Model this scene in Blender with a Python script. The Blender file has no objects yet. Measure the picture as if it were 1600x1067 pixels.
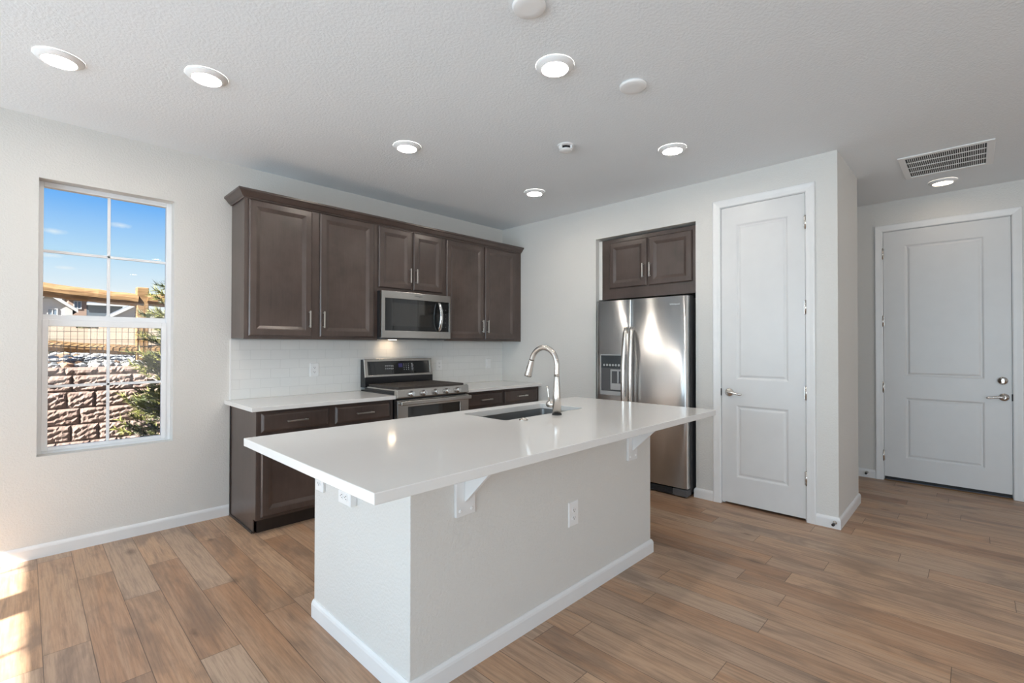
import bpy, bmesh, math, random
from mathutils import Vector, Matrix

# ------------------------------------------------------------------ camera, sky, sun, exposure
scene = bpy.context.scene
COL = scene.collection
random.seed(7)

CAM = Vector((-4.1073, -4.1741, 1.3195))
YAW, PIT, ROL = 0.7726, 0.0088, 0.0012
_F = Vector((math.cos(YAW) * math.cos(PIT), math.sin(YAW) * math.cos(PIT), math.sin(PIT)))
_R = Vector((math.sin(YAW), -math.cos(YAW), 0))
_U = _R.cross(_F)
_c, _s = math.cos(ROL), math.sin(ROL)
_R, _U = _R * _c + _U * _s, _U * _c - _R * _s
cam_data = bpy.data.cameras.new('camera')
cam_data.sensor_width = 36.0
cam_data.lens = 742.835 / 1600 * 36.0
cam_data.clip_start = 0.05
cam_data.clip_end = 500
cam = bpy.data.objects.new('camera', cam_data)
COL.objects.link(cam)
cam.matrix_world = Matrix(((_R.x, _U.x, -_F.x, CAM.x), (_R.y, _U.y, -_F.y, CAM.y), (_R.z, _U.z, -_F.z, CAM.z), (0, 0, 0, 1)))
scene.camera = cam

vs = scene.view_settings
vs.view_transform = 'Standard'
vs.look = 'None'
vs.gamma = 1.0
vs.use_curve_mapping = False
vs.exposure = 0.0
scene.cycles.use_denoising = True
scene.cycles.max_bounces = 14
scene.cycles.diffuse_bounces = 8
scene.cycles.glossy_bounces = 5
scene.cycles.transparent_max_bounces = 12
scene.cycles.sample_clamp_indirect = 6.0
scene.cycles.caustics_reflective = False
scene.cycles.caustics_refractive = False

SKY_STRENGTH = 1.0
SUN_STRENGTH = 28.0
LAMP_STRENGTH = 112.0
SUN_AZ, SUN_EL = math.radians(19.0), math.radians(37.3)   # the way the light travels

world = bpy.data.worlds.new('sky')
scene.world = world
world.use_nodes = True
wt = world.node_tree
wt.nodes.clear()


def wn(kind, **kw):
    n = wt.nodes.new(kind)
    for k, v in kw.items():
        setattr(n, k, v)
    return n


w_out = wn('ShaderNodeOutputWorld')
w_bg = wn('ShaderNodeBackground')
w_bg.inputs['Strength'].default_value = SKY_STRENGTH
w_tc = wn('ShaderNodeTexCoord')
w_sep = wn('ShaderNodeSeparateXYZ')
wt.links.new(w_tc.outputs['Generated'], w_sep.inputs[0])
w_ramp = wn('ShaderNodeValToRGB')
els = w_ramp.color_ramp.elements
els[0].position = 0.0
els[0].color = (0.86, 0.92, 0.97, 1)
els[1].position = 1.0
els[1].color = (0.06, 0.22, 0.70, 1)
for p, c in ((0.085, (0.86, 0.94, 1.0, 1)), (0.145, (0.52, 0.77, 0.99, 1)), (0.235, (0.13, 0.44, 0.98, 1)), (0.5, (0.10, 0.34, 0.88, 1))):
    e = els.new(p)
    e.color = c
wt.links.new(w_sep.outputs['Z'], w_ramp.inputs[0])
# a few thin wisps of cloud low in the northern sky
prev = w_ramp.outputs[0]
for d, a, b in (((0.1056, 0.9758, 0.1912), 0.016, 0.0045), ((0.0289, 0.985, 0.1702), 0.016, 0.0042), ((0.0272, 0.9906, 0.1344), 0.016, 0.0035), ((0.0414, 0.9922, 0.118), 0.012, 0.003),
                ((-0.6, 0.75, 0.26), 0.16, 0.02), ((-0.9, 0.1, 0.3), 0.22, 0.03), ((-0.8, -0.5, 0.22), 0.2, 0.025)):
    sub = wn('ShaderNodeVectorMath', operation='SUBTRACT')
    wt.links.new(w_tc.outputs['Generated'], sub.inputs[0])
    sub.inputs[1].default_value = d
    mul = wn('ShaderNodeVectorMath', operation='MULTIPLY')
    wt.links.new(sub.outputs[0], mul.inputs[0])
    mul.inputs[1].default_value = (1 / a, 1 / a, 1 / b)
    ln = wn('ShaderNodeVectorMath', operation='LENGTH')
    wt.links.new(mul.outputs[0], ln.inputs[0])
    noi = wn('ShaderNodeTexNoise')
    noi.inputs['Scale'].default_value = 90.0
    wt.links.new(w_tc.outputs['Generated'], noi.inputs['Vector'])
    add = wn('ShaderNodeMath', operation='ADD')
    wt.links.new(ln.outputs['Value'], add.inputs[0])
    wt.links.new(noi.outputs[0], add.inputs[1])
    mr = wn('ShaderNodeMapRange')
    mr.inputs['From Min'].default_value = 1.6
    mr.inputs['From Max'].default_value = 0.5
    mr.inputs['To Max'].default_value = 0.6
    wt.links.new(add.outputs[0], mr.inputs['Value'])
    mx = wn('ShaderNodeMix', data_type='RGBA')
    wt.links.new(mr.outputs[0], mx.inputs['Factor'])
    wt.links.new(prev, mx.inputs['A'])
    mx.inputs['B'].default_value = (0.95, 0.98, 1.0, 1)
    prev = mx.outputs['Result']
wt.links.new(prev, w_bg.inputs['Color'])
wt.links.new(w_bg.outputs[0], w_out.inputs[0])

sun_data = bpy.data.lights.new('sun', 'SUN')
sun_data.energy = SUN_STRENGTH
sun_data.angle = math.radians(0.6)
sun_data.color = (1.0, 0.97, 0.93)
sun = bpy.data.objects.new('sun', sun_data)
COL.objects.link(sun)
_d = Vector((math.cos(SUN_AZ) * math.cos(SUN_EL), math.sin(SUN_AZ) * math.cos(SUN_EL), -math.sin(SUN_EL)))
sun.rotation_euler = _d.to_track_quat('-Z', 'Y').to_euler()
sun.location = (-20, -10, 20)


# area lamps added outside the unseen windows, tilted up, to brighten the room
FILL_LEFT, FILL_DOOR, FILL_FRONT = 8.0, 5.8, 3.0
FILL_LAMPS = [((-7.06, -1.10, 1.36), (0.88, 2.02), 0, FILL_LEFT), ((-7.06, -2.185, 1.36), (0.87, 2.02), 0, FILL_LEFT), ((-7.06, -3.265, 1.36), (0.87, 2.02), 0, FILL_LEFT),
            ((-7.06, -5.60, 1.18), (2.60, 2.36), 0, FILL_DOOR), ((-2.2, -9.19, 1.43), (2.0, 1.87), 90, FILL_FRONT), ((-4.5, -9.19, 1.43), (2.0, 1.87), 90, FILL_FRONT)]
for loc, size, az, rad in FILL_LAMPS:
    ld = bpy.data.lights.new('window_daylight', 'AREA')
    ld.shape = 'RECTANGLE'
    ld.size, ld.size_y = size
    ld.energy = math.pi * rad * size[0] * size[1]
    ld.color = (0.655, 0.845, 1.0) if az == 0 else (1.0, 0.96, 0.93)
    lo = bpy.data.objects.new('window_daylight', ld)
    COL.objects.link(lo)
    lo.location = loc
    lo.rotation_euler = Vector((math.cos(math.radians(az)), math.sin(math.radians(az)), 0.42)).to_track_quat('-Z', 'Y').to_euler()


# ------------------------------------------------------------------ materials
class NT:
    def __init__(self, name):
        self.m = bpy.data.materials.new(name)
        self.m.use_nodes = True
        self.t = self.m.node_tree
        self.b = self.t.nodes['Principled BSDF']
        self.out = self.t.nodes['Material Output']

    def n(self, kind, ins=None, **kw):
        nd = self.t.nodes.new(kind)
        for k, v in kw.items():
            setattr(nd, k, v)
        for k, v in (ins or {}).items():
            self.put(nd.inputs[k], v)
        return nd

    def put(self, sock, v):
        if isinstance(v, bpy.types.NodeSocket):
            self.t.links.new(v, sock)
        else:
            sock.default_value = v

    def math(self, op, a, b=0.0, c=0.0):
        return self.n('ShaderNodeMath', {0: a, 1: b, 2: c}, operation=op).outputs[0]

    def mix(self, f, a, b, blend='MIX'):
        nd = self.n('ShaderNodeMix', data_type='RGBA', blend_type=blend)
        self.put(nd.inputs['Factor'], f)
        self.put(nd.inputs['A'], a)
        self.put(nd.inputs['B'], b)
        return nd.outputs['Result']

    def ramp(self, f, stops):
        nd = self.n('ShaderNodeValToRGB')
        e = nd.color_ramp.elements
        e[0].position, e[0].color = stops[0][0], col(stops[0][1])
        e[1].position, e[1].color = stops[-1][0], col(stops[-1][1])
        for p, c in stops[1:-1]:
            x = e.new(p)
            x.color = col(c)
        self.put(nd.inputs[0], f)
        return nd.outputs[0]

    def obj(self, scale=(1, 1, 1), loc=(0, 0, 0), rot=(0, 0, 0)):
        tc = self.n('ShaderNodeNewGeometry')
        mp = self.n('ShaderNodeMapping', {'Vector': tc.outputs['Position'], 'Scale': scale, 'Location': loc, 'Rotation': rot})
        return mp.outputs[0]

    def noise(self, vec, scale=5.0, detail=3.0, rough=0.5, dist=0.0):
        return self.n('ShaderNodeTexNoise', {'Vector': vec, 'Scale': scale, 'Detail': detail, 'Roughness': rough, 'Distortion': dist}).outputs[0]

    def bump(self, h, strength=0.3, dist=0.002, normal=None):
        nd = self.n('ShaderNodeBump', {'Height': h, 'Strength': strength, 'Distance': dist})
        if normal is not None:
            self.put(nd.inputs['Normal'], normal)
        self.put(self.b.inputs['Normal'], nd.outputs[0])
        return nd.outputs[0]

    def set(self, **kw):
        for k, v in kw.items():
            self.put(self.b.inputs[k.replace('_', ' ')], v)
        return self


def col(c):
    return (c[0], c[1], c[2], 1.0)


def flat(name, c, rough=0.5, metal=0.0, **kw):
    t = NT(name)
    t.set(Base_Color=col(c), Roughness=rough, Metallic=metal, **kw)
    # a faint tonal mottle keeps every surface from being perfectly uniform
    nz = t.noise(t.obj(), 9.0, 2.0)
    t.put(t.b.inputs['Base Color'], t.mix(nz, col([x * 0.97 for x in c]), col([min(1, x * 1.03) for x in c])))
    return t.m


def painted(name, c, rough, bump_scale, bump_s, dist):
    t = NT(name)
    v = t.obj()
    nz = t.noise(v, 2.0, 2.0)
    t.put(t.b.inputs['Base Color'], t.mix(nz, col([x * 0.985 for x in c]), col([x * 1.015 for x in c])))
    t.set(Roughness=rough)
    a = t.noise(v, bump_scale, 3.0, 0.55)
    bl = t.ramp(a, [(0.38, (0, 0, 0)), (0.62, (1, 1, 1))])
    t.bump(bl, bump_s, dist)
    return t.m


M = {}
M['wall'] = painted('warm_grey_wall_paint', (0.705, 0.691, 0.663), 0.62, 85.0, 0.32, 0.003)
M['ceiling'] = painted('white_ceiling_paint', (0.83, 0.865, 0.895), 0.8, 70.0, 0.28, 0.003)
M['trim'] = flat('white_trim_paint', (0.80, 0.80, 0.80), 0.32)
M['door'] = flat('white_door_paint', (0.72, 0.72, 0.72), 0.36)
M['plastic'] = flat('white_plastic', (0.85, 0.85, 0.85), 0.35)
M['slot'] = flat('dark_slot', (0.03, 0.03, 0.03), 0.6)
M['vinyl'] = flat('white_vinyl', (0.84, 0.85, 0.87), 0.35)
M['black'] = flat('black_enamel', (0.012, 0.012, 0.014), 0.22)
M['matte_black'] = flat('matte_black', (0.02, 0.02, 0.022), 0.55)
M['iron'] = flat('cast_iron', (0.05, 0.042, 0.038), 0.5)
M['grey_plastic'] = flat('grey_plastic', (0.09, 0.09, 0.095), 0.42)
M['silver_plastic'] = flat('silver_plastic', (0.5, 0.5, 0.5), 0.35, 0.6)
M['chrome'] = flat('polished_chrome', (0.75, 0.75, 0.75), 0.12, 1.0)
M['rubber'] = flat('black_rubber', (0.02, 0.02, 0.02), 0.7)
M['lit_mark'] = flat('white_printing', (0.6, 0.62, 0.65), 0.5)
M['blue_mark'] = flat('blue_display_film', (0.04, 0.04, 0.16), 0.3)
M['logo'] = flat('bright_logo_metal', (0.85, 0.87, 0.88), 0.3, 0.3)
M['threshold'] = flat('oak_threshold', (0.22, 0.12, 0.05), 0.45)


def metal(name, c, rough, stretch, amt, bump=0.06):
    t = NT(name)
    t.set(Metallic=1.0)
    v = t.obj(scale=stretch)
    nz = t.noise(v, 1.0, 3.0, 0.6)
    t.put(t.b.inputs['Base Color'], t.mix(nz, col([x * 0.985 for x in c]), col([x * 1.015 for x in c])))
    t.put(t.b.inputs['Roughness'], t.math('MULTIPLY_ADD', nz, amt, rough - amt / 2))
    if bump:
        t.bump(nz, bump, 0.0006)
    return t


M['steel'] = metal('brushed_stainless', (0.52, 0.50, 0.475), 0.27, (4, 4, 90), 0.012, 0.0).m
_fs = metal('brushed_fridge_steel', (0.74, 0.745, 0.75), 0.30, (6, 6, 60), 0.0, 0.0)
_fs.put(_fs.b.inputs['Anisotropic'], 0.92)
_fs.put(_fs.b.inputs['Anisotropic Rotation'], 0.25)
_fs.put(_fs.b.inputs['Tangent'], _fs.n('ShaderNodeTangent', direction_type='RADIAL', axis='Z').outputs[0])
M['fridge_steel'] = _fs.m
M['nickel'] = metal('brushed_nickel', (0.68, 0.64, 0.60), 0.26, (60, 60, 60), 0.04, 0.0).m
M['pull'] = metal('satin_nickel_pull', (0.74, 0.71, 0.67), 0.28, (60, 60, 60), 0.04, 0.0).m
M['sink'] = metal('sink_steel', (0.42, 0.42, 0.42), 0.3, (200, 6, 6), 0.08).m


def cabinet_wood(name, c):
    t = NT(name)
    g = t.noise(t.obj(scale=(14, 14, 1.2)), 4.0, 5.0, 0.6, 0.4)
    blot = t.noise(t.obj(), 3.2, 4.0, 0.6)
    k = t.math('ADD', t.math('MULTIPLY', g, 0.26), t.math('MULTIPLY', blot, 0.80))
    cc = t.ramp(k, [(0.36, [x * 0.70 for x in c]), (0.53, c), (0.72, [x * 1.32 for x in c])])
    t.put(t.b.inputs['Base Color'], cc)
    t.set(Roughness=0.30, Specular_IOR_Level=0.6)
    t.bump(g, 0.02, 0.0006)
    return t.m


M['cab'] = cabinet_wood('espresso_stained_maple', (0.078, 0.055, 0.047))
M['cab_dark'] = cabinet_wood('dark_toe_kick', (0.02, 0.015, 0.014))


def quartz():
    t = NT('white_quartz')
    nz = t.noise(t.obj(), 120.0, 2.0)
    n2 = t.noise(t.obj(), 4.0, 4.0)
    c = t.mix(t.math('MULTIPLY', nz, 0.6), col((0.80, 0.785, 0.765)), col((0.76, 0.74, 0.72)))
    t.put(t.b.inputs['Base Color'], t.mix(n2, c, col((0.81, 0.80, 0.785))))
    t.set(Roughness=0.10, Specular_IOR_Level=0.55)
    return t.m


M['quartz'] = quartz()


def tile():
    t = NT('white_subway_tile')
    g = t.n('ShaderNodeNewGeometry').outputs['Position']
    sp = t.n('ShaderNodeSeparateXYZ', {0: g})
    cb = t.n('ShaderNodeCombineXYZ', {0: sp.outputs['X'], 1: t.math('SUBTRACT', sp.outputs['Z'], 0.8955)})
    br = t.n('ShaderNodeTexBrick', {'Vector': cb.outputs[0], 'Color1': col((0.80, 0.80, 0.785)), 'Color2': col((0.785, 0.785, 0.77)), 'Mortar': col((0.70, 0.70, 0.685)),
                                    'Scale': 1.0, 'Mortar Size': 0.0016, 'Mortar Smooth': 0.3, 'Bias': 0.0, 'Brick Width': 0.1535, 'Row Height': 0.0775},
             offset=0.5, offset_frequency=2)
    t.put(t.b.inputs['Base Color'], br.outputs['Color'])
    t.set(Roughness=0.14)
    t.bump(t.math('SUBTRACT', 1.0, br.outputs['Fac']), 0.5, 0.002)
    return t.m


M['tile'] = tile()


def planks():
    t = NT('oak_plank_floor')
    g = t.n('ShaderNodeNewGeometry').outputs['Position']
    sp = t.n('ShaderNodeSeparateXYZ', {0: g})
    X, Y = sp.outputs['X'], sp.outputs['Y']
    W, L = 0.1535, 1.22
    cx = t.math('DIVIDE', t.math('ADD', X, 10.03), W)
    ix = t.math('FLOOR', cx)
    fx = t.math('SUBTRACT', cx, ix)
    rnd = t.n('ShaderNodeTexWhiteNoise', {'W': ix}, noise_dimensions='1D').outputs['Value']
    cy = t.math('ADD', t.math('DIVIDE', t.math('ADD', Y, 20.0), L), t.math('MULTIPLY', rnd, 7.3))
    iy = t.math('FLOOR', cy)
    fy = t.math('SUBTRACT', cy, iy)
    idv = t.n('ShaderNodeCombineXYZ', {0: ix, 1: iy}).outputs[0]
    wn3 = t.n('ShaderNodeTexWhiteNoise', {'Vector': idv}, noise_dimensions='3D')
    pv = wn3.outputs['Value']
    pc = wn3.outputs['Color']
    # grain runs along the plank, shifted at random from board to board
    off = t.n('ShaderNodeVectorMath', {0: pc, 1: (37.0, 53.0, 11.0)}, operation='MULTIPLY').outputs[0]
    sc = t.n('ShaderNodeVectorMath', {0: g, 1: (1.0, 0.075, 1.0)}, operation='MULTIPLY').outputs[0]
    gv = t.n('ShaderNodeVectorMath', {0: sc, 1: off}, operation='ADD').outputs[0]
    g1 = t.noise(gv, 34.0, 8.0, 0.68, 0.5)
    sc3 = t.n('ShaderNodeVectorMath', {0: g, 1: (1.0, 0.035, 1.0)}, operation='MULTIPLY').outputs[0]
    g3 = t.noise(t.n('ShaderNodeVectorMath', {0: sc3, 1: off}, operation='ADD').outputs[0], 110.0, 4.0, 0.7, 0.0)
    g2 = t.noise(gv, 7.0, 4.0, 0.6, 1.6)
    sc2 = t.n('ShaderNodeVectorMath', {0: g, 1: (1.0, 0.35, 1.0)}, operation='MULTIPLY').outputs[0]
    blot = t.noise(t.n('ShaderNodeVectorMath', {0: sc2, 1: off}, operation='ADD').outputs[0], 5.0, 4.0, 0.6, 0.6)
    base = t.ramp(pv, [(0.0, (0.39, 0.218, 0.128)), (0.3, (0.54, 0.325, 0.194)), (0.55, (0.46, 0.312, 0.218)), (0.8, (0.58, 0.368, 0.230)), (1.0, (0.50, 0.358, 0.258))])
    c = t.mix(t.math('MULTIPLY', t.ramp(g2, [(0.42, (0, 0, 0)), (0.72, (1, 1, 1))]), 0.55), base, col((0.52, 0.375, 0.265)))
    c = t.mix(t.math('MULTIPLY', t.ramp(g1, [(0.34, (1, 1, 1)), (0.50, (0, 0, 0))]), 0.40), c, col((0.205, 0.130, 0.090)))
    c = t.mix(t.math('MULTIPLY', t.ramp(g3, [(0.36, (1, 1, 1)), (0.55, (0, 0, 0))]), 0.34), c, col((0.14, 0.088, 0.060)))
    c = t.mix(t.math('MULTIPLY', t.ramp(g3, [(0.55, (0, 0, 0)), (0.72, (1, 1, 1))]), 0.25), c, col((0.58, 0.43, 0.31)))
    c = t.mix(t.math('MULTIPLY', t.ramp(blot, [(0.50, (0, 0, 0)), (0.66, (1, 1, 1))]), 0.55), c, col((0.190, 0.132, 0.100)))
    # knots
    vo = t.n('ShaderNodeTexVoronoi', {'Vector': t.n('ShaderNodeVectorMath', {0: g, 1: (1.0, 0.42, 1.0)}, operation='MULTIPLY').outputs[0], 'Scale': 3.0, 'Randomness': 1.0}, voronoi_dimensions='2D')
    kn = t.math('ADD', vo.outputs['Distance'], t.math('MULTIPLY', t.noise(g, 40.0, 2.0), 0.05))
    vr = t.n('ShaderNodeSeparateXYZ', {0: vo.outputs['Color']}).outputs['X']
    kn = t.math('ADD', kn, t.math('MULTIPLY', t.math('GREATER_THAN', vr, 0.42), 1.0))
    kn = t.math('MULTIPLY', kn, t.math('MULTIPLY_ADD', vr, 2.2, 0.7))
    c = t.mix(t.math('MULTIPLY', t.ramp(kn, [(0.045, (1, 1, 1)), (0.13, (0, 0, 0))]), 0.6), c, col((0.09, 0.056, 0.04)))
    # seams
    ex = t.math('MINIMUM', fx, t.math('SUBTRACT', 1.0, fx))
    ey = t.math('MINIMUM', fy, t.math('SUBTRACT', 1.0, fy))
    ex = t.math('MULTIPLY', ex, W)
    ey = t.math('MULTIPLY', ey, L)
    e = t.math('MINIMUM', ex, ey)
    seam = t.ramp(t.math('MULTIPLY', e, 100.0), [(0.09, (1, 1, 1)), (0.20, (0, 0, 0))])
    c = t.mix(t.math('MULTIPLY', seam, 0.7), c, col((0.06, 0.04, 0.028)))
    t.put(t.b.inputs['Base Color'], c)
    t.put(t.b.inputs['Roughness'], t.math('MULTIPLY_ADD', g1, 0.16, 0.32))
    t.set(Specular_IOR_Level=0.36)
    h = t.math('SUBTRACT', t.math('MULTIPLY', g1, 0.35), t.math('MULTIPLY', seam, 1.0))
    t.bump(h, 0.22, 0.0015)
    return t.m


M['floor'] = planks()


def glass_pane():
    t = NT('clear_window_glass')
    t.t.nodes.remove(t.b)
    tr = t.n('ShaderNodeBsdfTransparent', {'Color': (0.97, 0.985, 0.98, 1)})
    gl = t.n('ShaderNodeBsdfGlossy', {'Roughness': 0.0})
    fr = t.n('ShaderNodeFresnel', {'IOR': 1.3})
    mx = t.n('ShaderNodeMixShader', {0: fr.outputs[0], 1: tr.outputs[0], 2: gl.outputs[0]})
    t.t.links.new(mx.outputs[0], t.out.inputs[0])
    return t.m


M['glass'] = glass_pane()
M['black_glass'] = flat('black_appliance_glass', (0.012, 0.013, 0.014), 0.04, Specular_IOR_Level=0.6)
M['oven_glass'] = flat('smoked_oven_glass', (0.02, 0.018, 0.016), 0.06, Specular_IOR_Level=0.8)


def emit(name, c, s):
    t = NT(name)
    t.set(Base_Color=col((0.9, 0.9, 0.9)), Emission_Color=col(c), Emission_Strength=s)
    return t.m


M['lamp'] = emit('lit_diffuser', (1.0, 0.905, 0.785), LAMP_STRENGTH)
M['lamp_dim'] = emit('dimmed_diffuser', (1.0, 0.80, 0.60), LAMP_STRENGTH * 0.2)
M['hood_lamp'] = emit('lit_hood_bulb', (1.0, 0.74, 0.48), 52.0)


def noisy(name, stops, scale, rough, bs=0.5, bd=0.01, detail=5.0):
    t = NT(name)
    v = t.obj()
    nz = t.noise(v, scale, detail, 0.6)
    t.put(t.b.inputs['Base Color'], t.ramp(nz, stops))
    t.set(Roughness=rough)
    t.bump(t.noise(v, scale * 3, detail), bs, bd)
    return t.m


M['block'] = noisy('split_face_block', [(0.3, (0.167, 0.109, 0.086)), (0.55, (0.231, 0.161, 0.132)), (0.75, (0.282, 0.209, 0.177))], 9.0, 0.9, 0.7, 0.008)
M['dirt'] = noisy('dry_grass_dirt', [(0.35, (0.162, 0.112, 0.069)), (0.6, (0.219, 0.157, 0.102)), (0.8, (0.143, 0.114, 0.057))], 0.6, 0.95, 0.4, 0.03)
M['patio'] = noisy('concrete_patio', [(0.3, (0.219, 0.209, 0.195)), (0.7, (0.262, 0.252, 0.238))], 3.0, 0.9, 0.2, 0.003)


def log_wood():
    t = NT('weathered_cedar_log')
    v = t.obj(scale=(1.0, 6, 6))
    nz = t.noise(v, 4.0, 5.0, 0.6, 0.8)
    t.put(t.b.inputs['Base Color'], t.ramp(nz, [(0.32, (0.143, 0.071, 0.026)), (0.46, (0.248, 0.138, 0.055)), (0.7, (0.314, 0.190, 0.085))]))
    t.set(Roughness=0.8)
    t.bump(nz, 0.5, 0.01)
    return t.m


M['log'] = log_wood()
M['wire'] = flat('dark_galvanised_wire', (0.048, 0.043, 0.040), 0.5, 0.4)
M['stone_a'] = flat('white_river_stone', (0.295, 0.285, 0.271), 0.8)
M['stone_b'] = flat('grey_river_stone', (0.143, 0.148, 0.153), 0.8)
M['stone_c'] = flat('tan_river_stone', (0.238, 0.143, 0.085), 0.8)
M['stone_d'] = flat('dark_river_stone', (0.038, 0.040, 0.045), 0.8)
M['needle_a'] = flat('olive_pine_needle', (0.221, 0.217, 0.057), 0.6)
M['needle_b'] = flat('dark_pine_needle', (0.070, 0.086, 0.029), 0.6)
M['bark'] = noisy('pale_pine_bark', [(0.3, (0.162, 0.133, 0.105)), (0.7, (0.262, 0.238, 0.209))], 30.0, 0.9, 0.5, 0.01)
M['juniper'] = flat('juniper_green', (0.029, 0.040, 0.013), 0.8)
M['sage'] = flat('dry_sage_green', (0.076, 0.071, 0.034), 0.85)
M['house_tan'] = flat('tan_siding', (0.248, 0.171, 0.129), 0.8)
M['house_white'] = flat('white_siding', (0.357, 0.357, 0.352), 0.8)
M['house_blue'] = flat('blue_grey_siding', (0.061, 0.081, 0.100), 0.8)
M['shingle'] = flat('slate_shingle', (0.071, 0.079, 0.093), 0.85)
M['house_glass'] = flat('house_window_glass', (0.119, 0.157, 0.200), 0.15)


# ------------------------------------------------------------------ mesh helpers
class Fr:
    """a working plane: u to the right, v up, d out of the plane"""

    def __init__(self, o, u, v=(0, 0, 1)):
        self.o, self.u, self.v = Vector(o), Vector(u), Vector(v)
        self.n = self.u.cross(self.v)

    def __call__(self, u, v, d=0.0):
        return self.o + self.u * u + self.v * v + self.n * d


WORLD = Fr((0, 0, 0), (1, 0, 0), (0, 1, 0))        # u=x v=y d=z
BACK = Fr((0, 0, 0), (1, 0, 0))                    # back wall, u=x v=z d=-y
RIGHT = Fr((0, 0, 0), (0, -1, 0))                  # right wall, u=-y v=z d=-x


class MB:
    def __init__(self):
        self.bm = bmesh.new()

    def face(self, pts, mi=0, smooth=False):
        f = self.bm.faces.new([self.bm.verts.new(p) for p in pts])
        f.material_index = mi
        f.smooth = smooth
        return f

    def box(self, fr, u0, u1, v0, v1, d0, d1, mi=0):
        vs_ = [self.bm.verts.new(fr(u, v, d)) for d in (d0, d1) for v in (v0, v1) for u in (u0, u1)]
        for q in ((0, 2, 3, 1), (4, 5, 7, 6), (0, 1, 5, 4), (2, 6, 7, 3), (0, 4, 6, 2), (1, 3, 7, 5)):
            f = self.bm.faces.new([vs_[i] for i in q])
            f.material_index = mi
        return self

    def rings(self, loops, closed=True, cap0=True, cap1=True, smooth=False, mi=0):
        L = [[self.bm.verts.new(p) for p in lp] for lp in loops]
        n = len(L[0])
        for a, b in zip(L, L[1:]):
            for i in range(n if closed else n - 1):
                j = (i + 1) % n
                f = self.bm.faces.new((a[i], a[j], b[j], b[i]))
                f.smooth = smooth
                f.material_index = mi
        if cap0:
            f = self.bm.faces.new(L[0][::-1])
            f.material_index = mi
        if cap1:
            f = self.bm.faces.new(L[-1])
            f.material_index = mi
        return self

    def panel(self, fr, u0, u1, v0, v1, profile, cap0=True, mi=0):
        """nested rectangles: profile of (inset, depth)"""
        return self.rings([[fr(u0 + i, v0 + i, d), fr(u1 - i, v0 + i, d), fr(u1 - i, v1 - i, d), fr(u0 + i, v1 - i, d)] for i, d in profile], cap0=cap0, mi=mi)

    def lathe(self, c, axis, prof, seg=32, smooth=True, mi=0, cap0=True, cap1=True):
        """profile of (radius, height along axis)"""
        ax = Vector(axis).normalized()
        a = ax.orthogonal().normalized()
        b = ax.cross(a)
        c = Vector(c)
        return self.rings([[c + ax * h + (a * math.cos(2 * math.pi * k / seg) + b * math.sin(2 * math.pi * k / seg)) * r for k in range(seg)] for r, h in prof],
                          smooth=smooth, mi=mi, cap0=cap0, cap1=cap1)

    def tube(self, pts, r, seg=12, smooth=True, mi=0, ell=None):
        pts = [Vector(p) for p in pts]
        rs = r if isinstance(r, (list, tuple)) else [r] * len(pts)
        loops = []
        up = None
        for i, p in enumerate(pts):
            t = (pts[min(i + 1, len(pts) - 1)] - pts[max(i - 1, 0)]).normalized()
            if up is None:
                up = t.orthogonal().normalized() if ell is None else Vector(ell[2])
            a = (up - t * up.dot(t)).normalized()
            up = a
            b = t.cross(a)
            ea, eb = (1, 1) if ell is None else (ell[0], ell[1])
            loops.append([p + (a * math.cos(2 * math.pi * k / seg) * ea + b * math.sin(2 * math.pi * k / seg) * eb) * rs[i] for k in range(seg)])
        return self.rings(loops, smooth=smooth, mi=mi)

    def sweep(self, path, prof, closed_prof=True, side=1, mi=0):
        """profile of (out, z) carried along a floor-plan path with mitred corners; out is to the right of travel when side=1"""
        P = [Vector((p[0], p[1], 0)) for p in path]
        loops = []
        for i, p in enumerate(P):
            d0 = (P[i] - P[i - 1]).normalized() if i else None
            d1 = (P[i + 1] - P[i]).normalized() if i < len(P) - 1 else None
            nr = lambda d: Vector((d.y, -d.x, 0)) * side
            if d0 is None:
                m = nr(d1)
            elif d1 is None:
                m = nr(d0)
            else:
                m = nr(d0) + nr(d1)
                m = m / (1 + nr(d0).dot(nr(d1)))
            loops.append([p + m * o + Vector((0, 0, z)) for o, z in prof])
        return self.rings(loops, closed=closed_prof, mi=mi)

    def build(self, name, mat, parent=None, bevel=0.0, seg=2, loc=None, angle=35):
        bmesh.ops.recalc_face_normals(self.bm, faces=self.bm.faces[:])
        me = bpy.data.meshes.new(name)
        off = Vector((0, 0, 0))
        root = parent
        while root is not None and root.parent is not None:
            root = root.parent
        if root is not None:
            off = root.location.copy()
        elif loc is not None:
            off = Vector(loc)
        if off.length:
            bmesh.ops.translate(self.bm, verts=self.bm.verts[:], vec=-off)
        self.bm.to_mesh(me)
        self.bm.free()
        for m in (mat if isinstance(mat, (list, tuple)) else [mat]):
            me.materials.append(m)
        o = bpy.data.objects.new(name, me)
        COL.objects.link(o)
        if parent is not None:
            o.parent = parent
        elif loc is not None:
            o.location = off
        if bevel:
            md = o.modifiers.new('edge', 'BEVEL')
            md.width = bevel
            md.segments = seg
            md.limit_method = 'ANGLE'
            md.angle_limit = math.radians(angle)
        return o


def tag(o, label, cat, group=None, kind=None):
    o['label'] = label
    o['category'] = cat
    if group:
        o['group'] = group
    if kind:
        o['kind'] = kind
    return o


def thing(name, loc, label, cat, group=None, kind=None):
    o = bpy.data.objects.new(name, None)
    o.empty_display_size = 0.1
    COL.objects.link(o)
    o.location = loc
    return tag(o, label, cat, group, kind)


def copy_tree(o, loc):
    r = o.copy()
    COL.objects.link(r)
    r.location = loc
    for ch in list(o.children):
        c = ch.copy()
        COL.objects.link(c)
        c.parent = r
        for g in list(ch.children):
            d = g.copy()
            COL.objects.link(d)
            d.parent = c
    return r


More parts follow.
